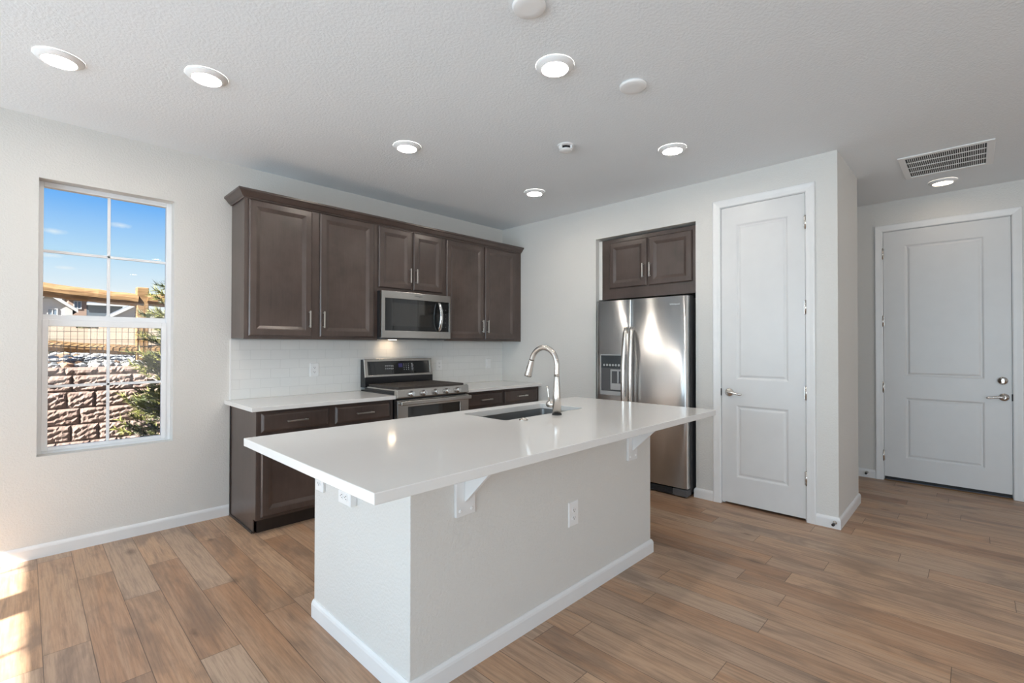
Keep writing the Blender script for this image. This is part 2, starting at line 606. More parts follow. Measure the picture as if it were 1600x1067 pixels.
def bx(fr, *a):
    return MB().box(fr, *a)


# ------------------------------------------------------------------ the room
H = 2.744
XL, YF, XW = -6.87, -9.0, 1.839          # left wall, wall behind the camera, entry wall
XE, YR = 0.806, -3.463                   # pantry block corner
S = 'structure'

tag(MB().box(WORLD, XL - 0.15, XW + 0.15, YF - 0.15, 0.15, -0.12, 0.0).build('floor', M['floor']), 'brown oak plank floor with grey streaks and dark knots', 'floor', kind=S)
tag(MB().box(WORLD, XL - 0.15, XW + 0.15, YF - 0.15, 0.15, H, H + 0.15).build('ceiling', M['ceiling']), 'white textured ceiling over kitchen and entry', 'ceiling', kind=S)


def wall_with_holes(fr, u0, u1, v0, v1, d0, d1, holes):
    """one wall slab cut by openings (u0,u1,v0,v1) that do not overlap in u"""
    mb = MB()
    cur = u0
    for a, b, lo, hi in sorted(holes):
        if a > cur:
            mb.box(fr, cur, a, v0, v1, d0, d1)
        if lo > v0:
            mb.box(fr, a, b, v0, lo, d0, d1)
        if hi < v1:
            mb.box(fr, a, b, hi, v1, d0, d1)
        cur = b
    if cur < u1:
        mb.box(fr, cur, u1, v0, v1, d0, d1)
    return mb


WIN = (-4.05, -3.35, 0.6246, 2.366)
tag(wall_with_holes(BACK, XL - 0.15, XW + 0.15, 0, H, -0.15, 0, [WIN]).build('wall_back', M['wall']), 'pale grey wall with the window behind the dark cabinets', 'wall', kind=S)

FR_OPEN = (1.378, 2.42, 0.0, 2.415)       # fridge alcove
PD = (2.640, 3.256, 0.0, 2.477)           # pantry door leaf
mb = wall_with_holes(RIGHT, 0.0, -YR, 0, H, -0.12, 0, [FR_OPEN, (PD[0] - 0.02, PD[1] + 0.02, 0.0, PD[3] + 0.012)])
mb.box(WORLD, 0.12, XE, YR, YR + 0.12, 0, H)              # end of the pantry block
mb.box(WORLD, XE - 0.12, XE, YR + 0.12, 0.0, 0, H)        # its corridor side
mb.box(WORLD, 0.12, XE - 0.12, -1.378, -1.26, 0, H)       # alcove cheeks
mb.box(WORLD, 0.12, XE - 0.12, -2.54, -2.42, 0, H)
mb.box(WORLD, 0.12, XE - 0.12, -2.42, -1.378, 2.415, H)
tag(mb.build('wall_right', M['wall']), 'pale wall holding the fridge alcove and tall narrow door', 'wall', kind=S)

ED = (3.524, 4.399, 0.0, 2.446)           # entry door leaf
ENTRY = Fr((XW, 0, 0), (0, -1, 0))
tag(wall_with_holes(ENTRY, 0.0, -YF, 0, H, -0.15, 0, [(ED[0] - 0.02, ED[1] + 0.02, 0.0, ED[3] + 0.015)]).build('wall_entry', M['wall']), 'beige grey wall around the wide white entry door', 'wall', kind=S)

LEFT = Fr((XL, 0, 0), (0, 1, 0))          # left wall faces +x: u=y
LWINS = [(-1.54, -0.66, 0.35, 2.366), (-2.62, -1.75, 0.35, 2.366), (-3.70, -2.83, 0.35, 2.366)]
LDOOR = (-6.9, -4.3, 0.0, 2.366)
tag(wall_with_holes(LEFT, YF, 0.0, 0, H, -0.15, 0, LWINS + [LDOOR]).build('wall_left', M['wall']), 'pale wall with tall windows on the sunny side', 'wall', kind=S)
FRONT = Fr((0, YF, 0), (-1, 0, 0))        # wall behind the camera faces +y: u=-x
FWINS = [(1.2, 3.2, 0.5, 2.366), (3.5, 5.5, 0.5, 2.366)]
tag(wall_with_holes(FRONT, -XW - 0.15, -XL + 0.15, 0, H, -0.15, 0, FWINS).build('wall_front', M['wall']), 'pale wall with two wide windows facing the kitchen', 'wall', kind=S)


def make_window(name, fr, w, label, lf=0.03, rf=0.03, inset=0.085, mid=None, upper_glass=True):
    u0, u1, v0, v1 = w
    root = thing(name, fr((u0 + u1) / 2, v0, -inset), label, 'window', kind=S)
    zm0, zm1 = mid if mid else (v0 + (v1 - v0) * 0.468, v0 + (v1 - v0) * 0.512)
    d0, d1 = -inset - 0.05, -inset            # frame depth range
    t = 0.03
    m = MB()
    m.box(fr, u0, u0 + lf, v0, v1, d0, d1).box(fr, u1 - rf, u1, v0, v1, d0, d1)
    m.box(fr, u0 + lf, u1 - rf, v1 - t, v1, d0, d1).box(fr, u0 + lf, u1 - rf, v0, v0 + t * 0.6, d0, d1)
    m.box(fr, u0 + lf, u1 - rf, zm0 + 0.04, zm1, d0, d1 - 0.012)
    m.build('window_frame', M['vinyl'], root, 0.003)
    # lower sash, set forward
    a, b = u0 + lf - 0.004, u1 - rf + 0.004
    s = MB()
    s.box(fr, a, a + 0.03, v0 + 0.018, zm0 + 0.042, d1 - 0.03, d1 + 0.008).box(fr, b - 0.03, b, v0 + 0.018, zm0 + 0.042, d1 - 0.03, d1 + 0.008)
    s.box(fr, a + 0.03, b - 0.03, zm0, zm0 + 0.042, d1 - 0.03, d1 + 0.008).box(fr, a + 0.03, b - 0.03, v0 + 0.018, v0 + 0.04, d1 - 0.03, d1 + 0.008)
    sash = s.build('sash', M['vinyl'], root, 0.003)
    g0, g1 = u0 + lf, u1 - rf
    uc = (g0 + g1) / 2
    MB().box(fr, g0, g1, zm1, v1 - t, d0 + 0.018, d0 + 0.022).build('upper_glass', M['glass'], root)
    MB().box(fr, a + 0.03, b - 0.03, v0 + 0.04, zm0, d1 - 0.014, d1 - 0.010).build('lower_glass', M['glass'], sash)
    k = 0.0085
    zu = (zm1 + v1 - t) / 2
    zl = (v0 + 0.04 + zm0) / 2
    MB().box(fr, uc - k, uc + k, zm1, v1 - t, d0 + 0.012, d0 + 0.030).build('muntin', M['vinyl'], root, 0.002)
    MB().box(fr, g0, g1, zu - k, zu + k, d0 + 0.012, d0 + 0.030).build('muntin', M['vinyl'], root, 0.002)
    MB().box(fr, uc - k, uc + k, v0 + 0.04, zm0, d1 - 0.021, d1 - 0.003).build('muntin', M['vinyl'], sash, 0.002)
    MB().box(fr, a + 0.03, b - 0.03, zl - k, zl + k, d1 - 0.021, d1 - 0.003).build('muntin', M['vinyl'], sash, 0.002)
    return root


make_window('window_1', BACK, WIN, 'white vinyl single-hung window with grid overlooking the block wall', lf=0.024, rf=0.032, mid=(1.442, 1.517))
for i, w in enumerate(LWINS):
    make_window('window_%d' % (i + 2), LEFT, w, ['white gridded window nearest the kitchen corner on the sunny wall', 'white gridded window in the middle of the sunny wall', 'white gridded window nearest the patio door on the sunny wall'][i])
for i, w in enumerate(FWINS):
    make_window('window_%d' % (i + 5), FRONT, w, ['wide white window near the entry side of the living end', 'wide white window near the patio side of the living end'][i])

pd = thing('door_3', LEFT(-5.6, 0, -0.1), 'white framed sliding glass patio door', 'door', kind=S)
u0, u1, v0, v1 = LDOOR
m = MB()
m.box(LEFT, u0, u0 + 0.05, 0.0, v1, -0.14, -0.05).box(LEFT, u1 - 0.05, u1, 0.0, v1, -0.14, -0.05)
m.box(LEFT, u0 + 0.05, u1 - 0.05, v1 - 0.05, v1, -0.14, -0.05).box(LEFT, u0 + 0.05, u1 - 0.05, 0.0, 0.05, -0.14, -0.05)
m.build('door_frame', M['vinyl'], pd)
for a, b, d in ((u0 + 0.05, -5.57, -0.09), (-5.63, u1 - 0.05, -0.12)):
    m = MB()
    m.box(LEFT, a, a + 0.08, 0.05, v1 - 0.05, d - 0.02, d + 0.02).box(LEFT, b - 0.08, b, 0.05, v1 - 0.05, d - 0.02, d + 0.02)
    m.box(LEFT, a + 0.08, b - 0.08, 0.05, 0.17, d - 0.02, d + 0.02).box(LEFT, a + 0.08, b - 0.08, v1 - 0.13, v1 - 0.05, d - 0.02, d + 0.02)
    p = m.build('door_panel', M['vinyl'], pd)
    MB().box(LEFT, a + 0.08, b - 0.08, 0.17, v1 - 0.13, d - 0.003, d + 0.003).build('glass', M['glass'], p)

tag(MB().box(WORLD, -10.6, XL - 0.16, -10.5, -2.78, 2.75, 2.95).build('roof_patio', M['house_white']), 'white patio cover outside the sliding door', 'patio cover', kind=S)  # unseen slab added to keep direct sun off the patio door

# baseboards ---------------------------------------------------------------
BB = [(0, 0), (0.014, 0), (0.014, 0.062), (0.011, 0.072), (0.004, 0.082), (0, 0.082)]


def baseboard(name, path, label, side=1):
    return tag(MB().sweep(path, BB, side=side).build(name, M['trim']), label, 'baseboard', kind=S)


CW = 0.062     # door casing width
baseboard('baseboard_back', [(XL, 0), (-2.98, 0)], 'white baseboard under the window beside the dark base cabinet')
baseboard('baseboard_alcove', [(0.10, -2.42), (0, -2.42), (0, -PD[0] + 0.006 + CW)], 'short white baseboard between the fridge and the narrow door')
baseboard('baseboard_corner', [(0, -PD[1] - 0.006 - CW), (0, YR), (XE, YR), (XE, 0)], 'white baseboard wrapping the wall corner beside the narrow door', side=1)
baseboard('baseboard_entry', [(XW, 0), (XW, -ED[0] + 0.006 + CW)], 'white baseboard left of the wide entry door')
baseboard('baseboard_front', [(XW, -ED[1] - 0.006 - CW), (XW, YF), (XL, YF), (XL, -6.9)], 'white baseboard around the living end')
baseboard('baseboard_left', [(XL, -4.3), (XL, 0)], 'white baseboard under the sunny windows')

# panel doors ----------------------------------------------------------------
MOULD = [(0, 0), (0.006, -0.002), (0.014, -0.008), (0.022, -0.0085), (0.034, -0.003), (0.040, -0.0022)]


def panel_leaf(fr, u0, u1, v0, v1, d, thick, pu0, pu1, pvs):
    mb = MB()
    us = [u0, pu0, pu1, u1]
    vs_ = [v0]
    for a, b in pvs:
        vs_ += [a, b]
    vs_.append(v1)
    for i in range(3):
        for j in range(len(vs_) - 1):
            if i == 1 and j % 2 == 1:
                mb.panel(fr, us[1], us[2], vs_[j], vs_[j + 1], [(a, d + b) for a, b in MOULD], cap0=False)
            else:
                mb.face([fr(us[i], vs_[j], d), fr(us[i + 1], vs_[j], d), fr(us[i + 1], vs_[j + 1], d), fr(us[i], vs_[j + 1], d)])
    o = [fr(u0, v0, d), fr(u1, v0, d), fr(u1, v1, d), fr(u0, v1, d)]
    k = [fr(u0, v0, d - thick), fr(u1, v0, d - thick), fr(u1, v1, d - thick), fr(u0, v1, d - thick)]
    for i in range(4):
        j = (i + 1) % 4
        mb.face([o[j], o[i], k[i], k[j]])
    mb.face(k[::-1])
    bmesh.ops.remove_doubles(mb.bm, verts=mb.bm.verts[:], dist=1e-5)
    return mb


def casing(fr, u0, u1, v1, w=CW):
    prof = [(0.0, 0.0), (0.0, 0.009), (0.006, 0.012), (w * 0.45, 0.014), (w * 0.8, 0.018), (w - 0.004, 0.018), (w, 0.014), (w, 0.0)]
    mb = MB()
    loops = [[fr(u0 - o, 0.0, h) for o, h in prof], [fr(u0 - o, v1 + o, h) for o, h in prof], [fr(u1 + o, v1 + o, h) for o, h in prof], [fr(u1 + o, 0.0, h) for o, h in prof]]
    return mb.rings(loops)


def door(name, fr, leaf, label, pu, pvs, hinge_u, hinges, lever, lever_dir, gap=0.012, deadbolt=None, rec=0.004):
    u0, u1, v0, v1 = leaf
    root = thing(name, fr((u0 + u1) / 2, 0, 0), label, 'door', kind=S)
    lf = panel_leaf(fr, u0, u1, v0 + gap, v1, -rec, 0.036, pu[0], pu[1], pvs).build('door_leaf', M['door'], root)
    casing(fr, u0 - 0.006, u1 + 0.006, v1 + 0.006).build('door_casing', M['trim'], root)
    j = MB()
    j.box(fr, u0 - 0.019, u0 - 0.003, 0, v1 + 0.003, -0.118, -0.0005).box(fr, u1 + 0.003, u1 + 0.019, 0, v1 + 0.003, -0.118, -0.0005)
    j.box(fr, u0 - 0.019, u1 + 0.019, v1 + 0.003, v1 + 0.0115, -0.118, -0.0005)
    j.box(fr, u0 - 0.003, u0 + 0.011, 0, v1 - 0.009, -0.09, -rec - 0.037).box(fr, u1 - 0.011, u1 + 0.003, 0, v1 - 0.009, -0.09, -rec - 0.037)
    j.box(fr, u0 - 0.003, u1 + 0.003, v1 - 0.009, v1 + 0.003, -0.09, -rec - 0.037)
    j.build('door_jamb', M['trim'], root)
    for z in hinges:
        h = MB()
        h.tube([fr(hinge_u, z - 0.05, 0.006), fr(hinge_u, z + 0.05, 0.006)], 0.0075, 10)
        h.lathe(fr(hinge_u, z + 0.05, 0.006), (0, 0, 1), [(0.005, 0), (0.0055, 0.004), (0.002, 0.008)], 10)
        h.lathe(fr(hinge_u, z - 0.05, 0.006), (0, 0, -1), [(0.005, 0), (0.0055, 0.004), (0.002, 0.008)], 10)
        h.box(fr, hinge_u - 0.012, hinge_u + 0.012, z - 0.049, z + 0.049, -0.001, 0.002)
        h.build('hinge', M['nickel'], root)
    lu, lv = lever
    N = fr.n
    h = MB()
    h.lathe(fr(lu, lv, -rec), N, [(0.034, 0.0), (0.034, 0.006), (0.029, 0.013), (0.016, 0.017), (0.0125, 0.022), (0.0125, 0.05)], 28)
    k = lever_dir
    path = [(0, 0, 0.050), (0.012, 0.002, 0.056), (0.030, 0.003, 0.058), (0.055, -0.002, 0.056), (0.080, -0.008, 0.054), (0.100, -0.010, 0.054), (0.112, -0.008, 0.055)]
    h.tube([fr(lu + k * a, lv + b, c - rec) for a, b, c in path], [0.0125, 0.0125, 0.0095, 0.0085, 0.0085, 0.0085, 0.006], 12)
    h.build('lever_handle', M['nickel'], root)
    if deadbolt:
        h = MB()
        h.lathe(fr(deadbolt[0], deadbolt[1], -rec), N, [(0.034, 0.0), (0.034, 0.008), (0.028, 0.016), (0.014, 0.019), (0.010, 0.028)], 28)
        h.box(Fr(fr(deadbolt[0], deadbolt[1], -rec), fr.u), -0.008, 0.008, -0.019, 0.019, 0.020, 0.036)
        h.build('deadbolt', M['nickel'], root)
    # strike lip showing at the edge of the jamb
    su = u0 - 0.003 if k > 0 else u1 + 0.003
    MB().box(fr, su - 0.006, su + 0.004, lv - 0.03, lv + 0.03, -0.002, 0.003).build('strike_plate', M['matte_black'], root, 0.002)
    return root


door('door_1', RIGHT, PD, 'tall narrow white two-panel door beside the fridge', (2.757, 3.142), [(0.236, 0.830), (1.042, 2.327)], 3.2615, (0.324, 0.966, 1.611, 2.255), (2.702, 0.933), 1, gap=0.020)
ent = door('door_2', ENTRY, ED, 'wide white two-panel entry door with deadbolt', (3.686, 4.232), [(0.234, 0.823), (1.028, 2.299)], 3.5185, (0.242, 0.912, 1.566, 2.233), (4.350, 0.876), -1, gap=0.040, deadbolt=(4.343, 1.019))
MB().box(ENTRY, ED[0] + 0.004, ED[1] - 0.004, 0.014, 0.0395, -0.038, -0.0045).build('door_sweep', M['rubber'], ent)
tag(MB().sweep([(XW + 0.11, -ED[0] + 0.0), (XW + 0.11, -ED[1])], [(0, 0), (0.125, 0), (0.122, 0.004), (0.10, 0.008), (0.0, 0.008)], side=1).build('trim_1', M['threshold'], None, 0.001), 'oak threshold strip under the wide entry door', 'threshold', kind=S)


def door_stop(fr, u, v, d0, label):
    r = thing('door_stop', fr(u, v, d0), label, 'door stop')
    MB().lathe(fr(u, v, d0), fr.n, [(0.013, 0), (0.013, 0.004), (0.006, 0.006), (0.006, 0.05), (0.007, 0.05)], 14).build('stop_rod', M['nickel'], r)
    MB().lathe(fr(u, v, d0 + 0.05), fr.n, [(0.009, 0), (0.010, 0.003), (0.010, 0.016), (0.006, 0.02)], 14).build('rubber_tip', M['rubber'], r)


door_stop(RIGHT, 3.441, 0.045, 0.014, 'small metal door stop on the baseboard by the wall corner')
door_stop(ENTRY, 3.385, 0.050, 0.014, 'small metal door stop on the baseboard left of the entry door')


# ------------------------------------------------------------------ cabinets
def pull(fr, u, v, length, vertical, parent, d):
    m = MB()
    w, o = 0.0055, 0.030
    a = length / 2
    if vertical:
        m.box(fr, u - w, u + w, v - a, v + a, d + o - 0.009, d + o)
        for s in (-1, 1):
            m.box(fr, u - w * 0.9, u + w * 0.9, v + s * (a - 0.011) - w, v + s * (a - 0.011) + w, d - 0.001, d + o - 0.0085)
    else:
        m.box(fr, u - a, u + a, v - w, v + w, d + o - 0.009, d + o)
        for s in (-1, 1):
            m.box(fr, u + s * (a - 0.011) - w, u + s * (a - 0.011) + w, v - w * 0.9, v + w * 0.9, d - 0.001, d + o - 0.0085)
    return m.build('handle', M['pull'], parent, 0.0015)


DOORP = lambda d: [(0, d), (0, d + 0.011), (0.009, d + 0.0195), (0.051, d + 0.020), (0.053, d + 0.0182), (0.056, d + 0.0178), (0.078, d + 0.0075), (0.080, d + 0.0075)]
DRAWP = lambda d: [(0, d), (0, d + 0.009), (0.014, d + 0.0185), (0.018, d + 0.020), (0.022, d + 0.020)]


def cab_door(fr, u0, u1, v0, v1, d, parent, hu=None, hv=None, L=0.135):
    o = MB().panel(fr, u0, u1, v0, v1, DOORP(d)).build('door', M['cab'], parent, 0.0015)
    if hu is not None:
        pull(fr, hu, hv, L, True, o, d + 0.0195)
    return o


def cab_drawer(fr, u0, u1, v0, v1, d, parent, L=0.15):
    o = MB().panel(fr, u0, u1, v0, v1, DRAWP(d)).build('drawer', M['cab'], parent, 0.0012)
    pull(fr, (u0 + u1) / 2, (v0 + v1) / 2, L, False, o, d + 0.020)
    return o


DU = 0.317
ZT, ZB = 2.421, 1.368


def wall_cabinet(u0, u1, v0, v1, doors, label, side_left=False):
    r = thing('wall_cabinet', (u0, 0, v0), label, 'cabinet')
    m = MB()
    m.box(BACK, u0 + (0.003 if side_left else 0.0004), u1 - 0.0004, v0 + 0.006, v1, 0.001, DU - 0.019)
    m.box(BACK, u0 + 0.0004, u1 - 0.0004, v0, v1, DU - 0.019, DU)
    m.build('body', M['cab'], r, 0.001)
    for a, b, lo, hi, hu, hv in doors:
        cab_door(BACK, a, b, lo, hi, DU, r, hu, hv)
    return r


wall_cabinet(-2.980, -1.890, ZB, ZT, [(-2.952, -2.484, 1.390, 2.408, -2.508, 1.530), (-2.419, -1.929, 1.390, 2.408, -2.393, 1.530)],
             'dark two-door wall cabinet left of the microwave', True)
wall_cabinet(-1.890, -1.122, 1.815, ZT, [(-1.884, -1.536, 1.846, 2.402, -1.560, 1.980), (-1.514, -1.171, 1.846, 2.402, -1.490, 1.980)],
             'short dark two-door wall cabinet directly above the microwave')
wall_cabinet(-1.122, -0.002, ZB, ZT, [(-1.117, -0.607, 1.390, 2.400, -0.634, 1.528), (-0.586, -0.111, 1.390, 2.400, -0.560, 1.528)],
             'dark two-door wall cabinet right of the microwave')
CROWN = [(0.0005, ZT - 0.010), (0.006, ZT - 0.010), (0.010, ZT - 0.002), (0.020, ZT + 0.004), (0.040, ZT + 0.030), (0.052, ZT + 0.038), (0.052, ZT + 0.052), (0.044, ZT + 0.054), (0.0005, ZT + 0.054)]
tag(MB().sweep([(-2.980, -0.001), (-2.980, -DU), (-0.003, -DU)], CROWN, side=1).build('crown_molding', M['cab']), 'dark crown molding capping the wall cabinets', 'molding')

# fridge-alcove cabinet
r = thing('alcove_cabinet', (0.05, -1.92, 1.79), 'dark two-door cabinet recessed above the refrigerator', 'cabinet')
m = MB()
m.box(RIGHT, 1.422, 2.416, 1.79, 2.395, -0.60, -0.05)
m.build('body', M['cab'], r, 0.0015)
cab_door(RIGHT, 1.512, 1.930, 1.897, 2.357, -0.05, r, 1.897, 2.043)
cab_door(RIGHT, 1.950, 2.372, 1.897, 2.357, -0.05, r, 1.948 + 0.022, 2.043)
# filler strip beside it is painted wall, the body stops at the cheek
MB().box(RIGHT, 1.379, 1.4215, 1.79, 2.395, -0.12, -0.055).build('filler', M['wall'], r)

# base cabinets --------------------------------------------------------------
ZC = 0.893                    # top of every worktop
SL = 0.03
ZU = ZC - SL
DB = 0.596                    # face of the base cabinets


def base_cabinet(u0, u1, fronts, label, left_panel=False):
    r = thing('base_cabinet', (u0, -DB, 0), label, 'cabinet')
    m = MB()
    m.box(BACK, u0 + (0.003 if left_panel else 0), u1, 0.10, ZU - 0.001, 0.016, DB - 0.019)
    m.box(BACK, u0, u1, 0.10, ZU - 0.001, DB - 0.019, DB)
    m.build('body', M['cab'], r, 0.001)
    MB().box(BACK, u0 + (0.02 if left_panel else 0), u1, 0.0, 0.10, 0.016, DB - 0.05).build('toe_kick', M['cab_dark'], r)
    if left_panel:
        MB().rings([[BACK(uu, v, d) for d, v in ((0.016, 0.0), (DB - 0.05, 0.0), (DB - 0.05, 0.10), (DB - 0.001, 0.10), (DB - 0.001, ZU - 0.001), (0.016, ZU - 0.001))] for uu in (u0 - 0.004, u0 + 0.0025)]).build('side_panel', M['cab'], r, 0.001)
        MB().box(BACK, u0 - 0.013, u0 - 0.0042, 0.0, 0.016, 0.018, DB - 0.055).build('shoe_strip', M['cab_dark'], r, 0.003)
        MB().box(BACK, u0 - 0.012, u0 - 0.0042, 0.017, ZU - 0.002, 0.0165, 0.030).build('scribe_strip', M['cab_dark'], r, 0.003)
    for f in fronts:
        if f[0] == 'drawer':
            cab_drawer(BACK, f[1], f[2], f[3], f[4], DB, r)
        else:
            cab_door(BACK, f[1], f[2], f[3], f[4], DB, r, f[5], f[4] - 0.09)
    return r


base_cabinet(-2.977, -1.899, [('drawer', -2.950, -2.468, 0.708, 0.842), ('drawer', -2.415, -1.930, 0.708, 0.842),
                              ('door', -2.950, -2.468, 0.118, 0.682, -2.49), ('door', -2.415, -1.930, 0.118, 0.682, -2.39)],
             'dark base cabinet with drawers under the left quartz counter', True)
base_cabinet(-1.105, -0.002, [('drawer', -1.078, -0.592, 0.708, 0.842), ('drawer', -0.558, -0.045, 0.708, 0.842),
                              ('door', -1.078, -0.592, 0.118, 0.682, -0.615), ('door', -0.558, -0.045, 0.118, 0.682, -0.535)],
             'dark base cabinet with drawers in the corner right of the range')
DC = 0.646
tag(MB().box(BACK, -3.022, -1.898, ZU, ZC, 0.002, DC).build('countertop', M['quartz'], None, 0.0025, loc=(-2.46, -0.32, ZU)), 'white quartz countertop left of the range', 'countertop')
tag(MB().box(BACK, -1.106, -0.002, ZU, ZC, 0.002, DC).build('countertop', M['quartz'], None, 0.0025, loc=(-0.55, -0.32, ZU)), 'white quartz countertop right of the range', 'countertop')

# backsplash
tag(MB().box(BACK, -2.977, -0.001, ZC + 0.0005, ZB - 0.002, 0.0, 0.0085).build('backsplash', M['tile'], loc=(-1.5, 0, ZC)), 'glossy white subway tile backsplash', 'backsplash', kind=S)
tag(MB().box(BACK, -2.986, -2.9772, ZC + 0.0005, ZB - 0.002, 0.0, 0.010).build('trim_2', M['trim'], loc=(-2.98, 0, ZC)), 'white metal edge strip at the end of the tile', 'trim', kind=S)


# outlets ----------------------------------------------------------------------
def outlet(fr, u, v, d, label, kind='duplex', horizontal=False, depth=0.006, w=0.076, h=0.117, group=None):
    if horizontal:
        f2 = Fr(fr(u, v, d), -fr.v, fr.u)
    else:
        f2 = Fr(fr(u, v, d), fr.u, fr.v)
    r = thing('switch' if kind == 'switch' else 'outlet', fr(u, v, d), label, 'switch' if kind == 'switch' else 'outlet', group)
    if depth > 0.01:
        MB().box(f2, -w / 2 + 0.002, w / 2 - 0.002, -h / 2 + 0.002, h / 2 - 0.002, 0, depth - 0.005).build('mounting_box', M['plastic'], r, 0.001)
    MB().panel(f2, -w / 2, w / 2, -h / 2, h / 2, [(0, max(0, depth - 0.006)), (0, depth - 0.003), (0.004, depth), (0.006, depth)]).build('cover_plate', M['plastic'], r)
    if kind == 'duplex':
        for s in (-1, 1):
            c = s * 0.0195
            b = MB()
            b.rings([[f2(0.0165 * math.cos(t) if abs(math.cos(t)) < 0.92 else 0.0165 * math.copysign(0.95, math.cos(t)), c + 0.0135 * math.sin(t), dd) for t in [k * math.pi / 12 for k in range(24)]] for dd in (depth - 0.001, depth + 0.0022)])
            rec = b.build('receptacle', M['plastic'], r)
            sl = MB()
            sl.box(f2, -0.0075, -0.005, c - 0.0025, c + 0.006, depth + 0.002, depth + 0.0026).box(f2, 0.005, 0.0075, c - 0.0025, c + 0.006, depth + 0.002, depth + 0.0026)
            sl.lathe(f2(0, c - 0.0075, depth + 0.002), f2.n, [(0.0026, 0), (0.0026, 0.0006)], 10)
            sl.build('slot', M['slot'], rec)
        MB().lathe(f2(0, 0, depth - 0.001), f2.n, [(0.0035, 0), (0.0035, 0.0018), (0.002, 0.0024)], 12).build('screw', M['plastic'], r)
    else:
        n = 1 if w < 0.1 else 2
        for k in range(n):
            c = (k - (n - 1) / 2) * 0.046
            MB().panel(f2, c - 0.0165, c + 0.0165, -0.033, 0.033, [(0, depth - 0.001), (0, depth + 0.0015), (0.002, depth + 0.003)]).build('rocker', M['plastic'], r, 0.001)
    return r


outlet(BACK, -2.325, 1.106, 0.0087, 'white duplex outlet on the tile left of the range', w=0.080)
outlet(BACK, -0.968, 1.110, 0.0087, 'white duplex outlet on the tile just right of the range', w=0.080)
outlet(BACK, -0.240, 1.108, 0.0087, 'white rocker switch on the tile near the room corner', kind='switch', w=0.080)

# ------------------------------------------------------------------ microwave
r = thing('microwave', (-1.506, -0.2, 1.39), 'stainless over-range microwave with black glass front', 'microwave')
MX0, MX1, MZ0, MZ1, MD = -1.888, -1.1245, 1.388, 1.8145, 0.400
body = MB().box(BACK, MX0, MX1, MZ0 + 0.004, MZ1, 0.011, 0.365).build('body', M['matte_black'], r, 0.002)
fx0, fx1 = MX0 - 0.006, MX1 + 0.004
split = -1.250


def ring_frame(fr, u0, u1, v0, v1, w, d0, d1, mb=None):
    """rectangular frame; w = (left, right, bottom, top)"""
    mb = mb or MB()
    l, rr, b, t = w
    outer = [(u0, v0), (u1, v0), (u1, v1), (u0, v1)]
    inner = [(u0 + l, v0 + b), (u1 - rr, v0 + b), (u1 - rr, v1 - t), (u0 + l, v1 - t)]
    loops = [[fr(*p, d0) for p in outer], [fr(*p, d1) for p in outer], [fr(*p, d1) for p in inner], [fr(*p, d0) for p in inner]]
    loops.append(loops[0])
    L = [[mb.bm.verts.new(p) for p in lp] for lp in loops[:4]]
    L.append(L[0])
    for a, b2 in zip(L, L[1:]):
        for i in range(4):
            j = (i + 1) % 4
            mb.bm.faces.new((a[i], a[j], b2[j], b2[i]))
    return mb


dr = ring_frame(BACK, fx0, split, MZ0, MZ1 - 0.002, (0.036, 0.0, 0.067, 0.064), 0.366, MD).build('door', M['steel'], r, 0.002)
MB().box(BACK, fx0 + 0.036, split, MZ0 + 0.067, MZ1 - 0.066, 0.370, MD - 0.004).build('door_glass', M['black_glass'], dr)
MB().box(BACK, fx0 + 0.10, split - 0.10, MZ0 + 0.11, MZ1 - 0.105, MD - 0.0039, MD - 0.0033).build('window_screen', M['oven_glass'], dr)
cp = ring_frame(BACK, split + 0.0012, fx1, MZ0, MZ1 - 0.002, (0.0, 0.020, 0.067, 0.064), 0.366, MD).build('control_panel', M['steel'], r, 0.002)
MB().box(BACK, split + 0.0012, fx1 - 0.020, MZ0 + 0.067, MZ1 - 0.066, 0.370, MD - 0.004).build('control_glass', M['black_glass'], cp)
k = MB()
for i in range(5):
    for j in range(2):
        k.box(BACK, -1.218 + j * 0.032, -1.205 + j * 0.032, 1.50 + i * 0.042, 1.504 + i * 0.042, MD - 0.004, MD - 0.0034)
k.build('lettering', M['grey_plastic'], cp)
h = []
for i in range(15):
    t = i / 14
    h.append(BACK(-1.268, 1.462 + t * 0.275, MD + 0.006 + 0.042 * math.sin(math.pi * t) ** 0.7))
MB().tube(h, 0.0125, 12, ell=(1.35, 0.8, (1, 0, 0))).build('handle', M['chrome'], dr)
MB().box(BACK, MX0 + 0.02, MX1 - 0.02, MZ0 - 0.012, MZ0 + 0.004, 0.05, 0.36).build('vent_underside', M['grey_plastic'], r, 0.004)
MB().box(BACK, -1.64, -1.57, MZ0 - 0.0128, MZ0 - 0.0121, 0.09, 0.13).build('hood_light', M['hood_lamp'], r)


def text(body, fr, u, v, d, size, mat, parent, name='logo', shear=0.0):
    cu = bpy.data.curves.new(name, 'FONT')
    cu.body = body
    cu.size = size
    cu.extrude = 0.0003
    cu.align_x = 'CENTER'
    cu.align_y = 'CENTER'
    cu.shear = shear
    cu.resolution_u = 3
    cu.materials.append(mat)
    tmp = bpy.data.objects.new(name, cu)
    COL.objects.link(tmp)
    me = bpy.data.meshes.new_from_object(tmp, depsgraph=bpy.context.evaluated_depsgraph_get())
    bpy.data.objects.remove(tmp)
    me.name = name
    o = bpy.data.objects.new(name, me)
    COL.objects.link(o)
    o.parent = parent
    root = parent
    while root.parent:
        root = root.parent
    p = fr(u, v, d) - root.location
    o.matrix_local = Matrix(((fr.u.x, fr.v.x, fr.n.x, p.x), (fr.u.y, fr.v.y, fr.n.y, p.y), (fr.u.z, fr.v.z, fr.n.z, p.z), (0, 0, 0, 1)))
    return o


text('Whirlpool', BACK, -1.503, 1.783, MD + 0.0005, 0.020, M['grey_plastic'], dr)

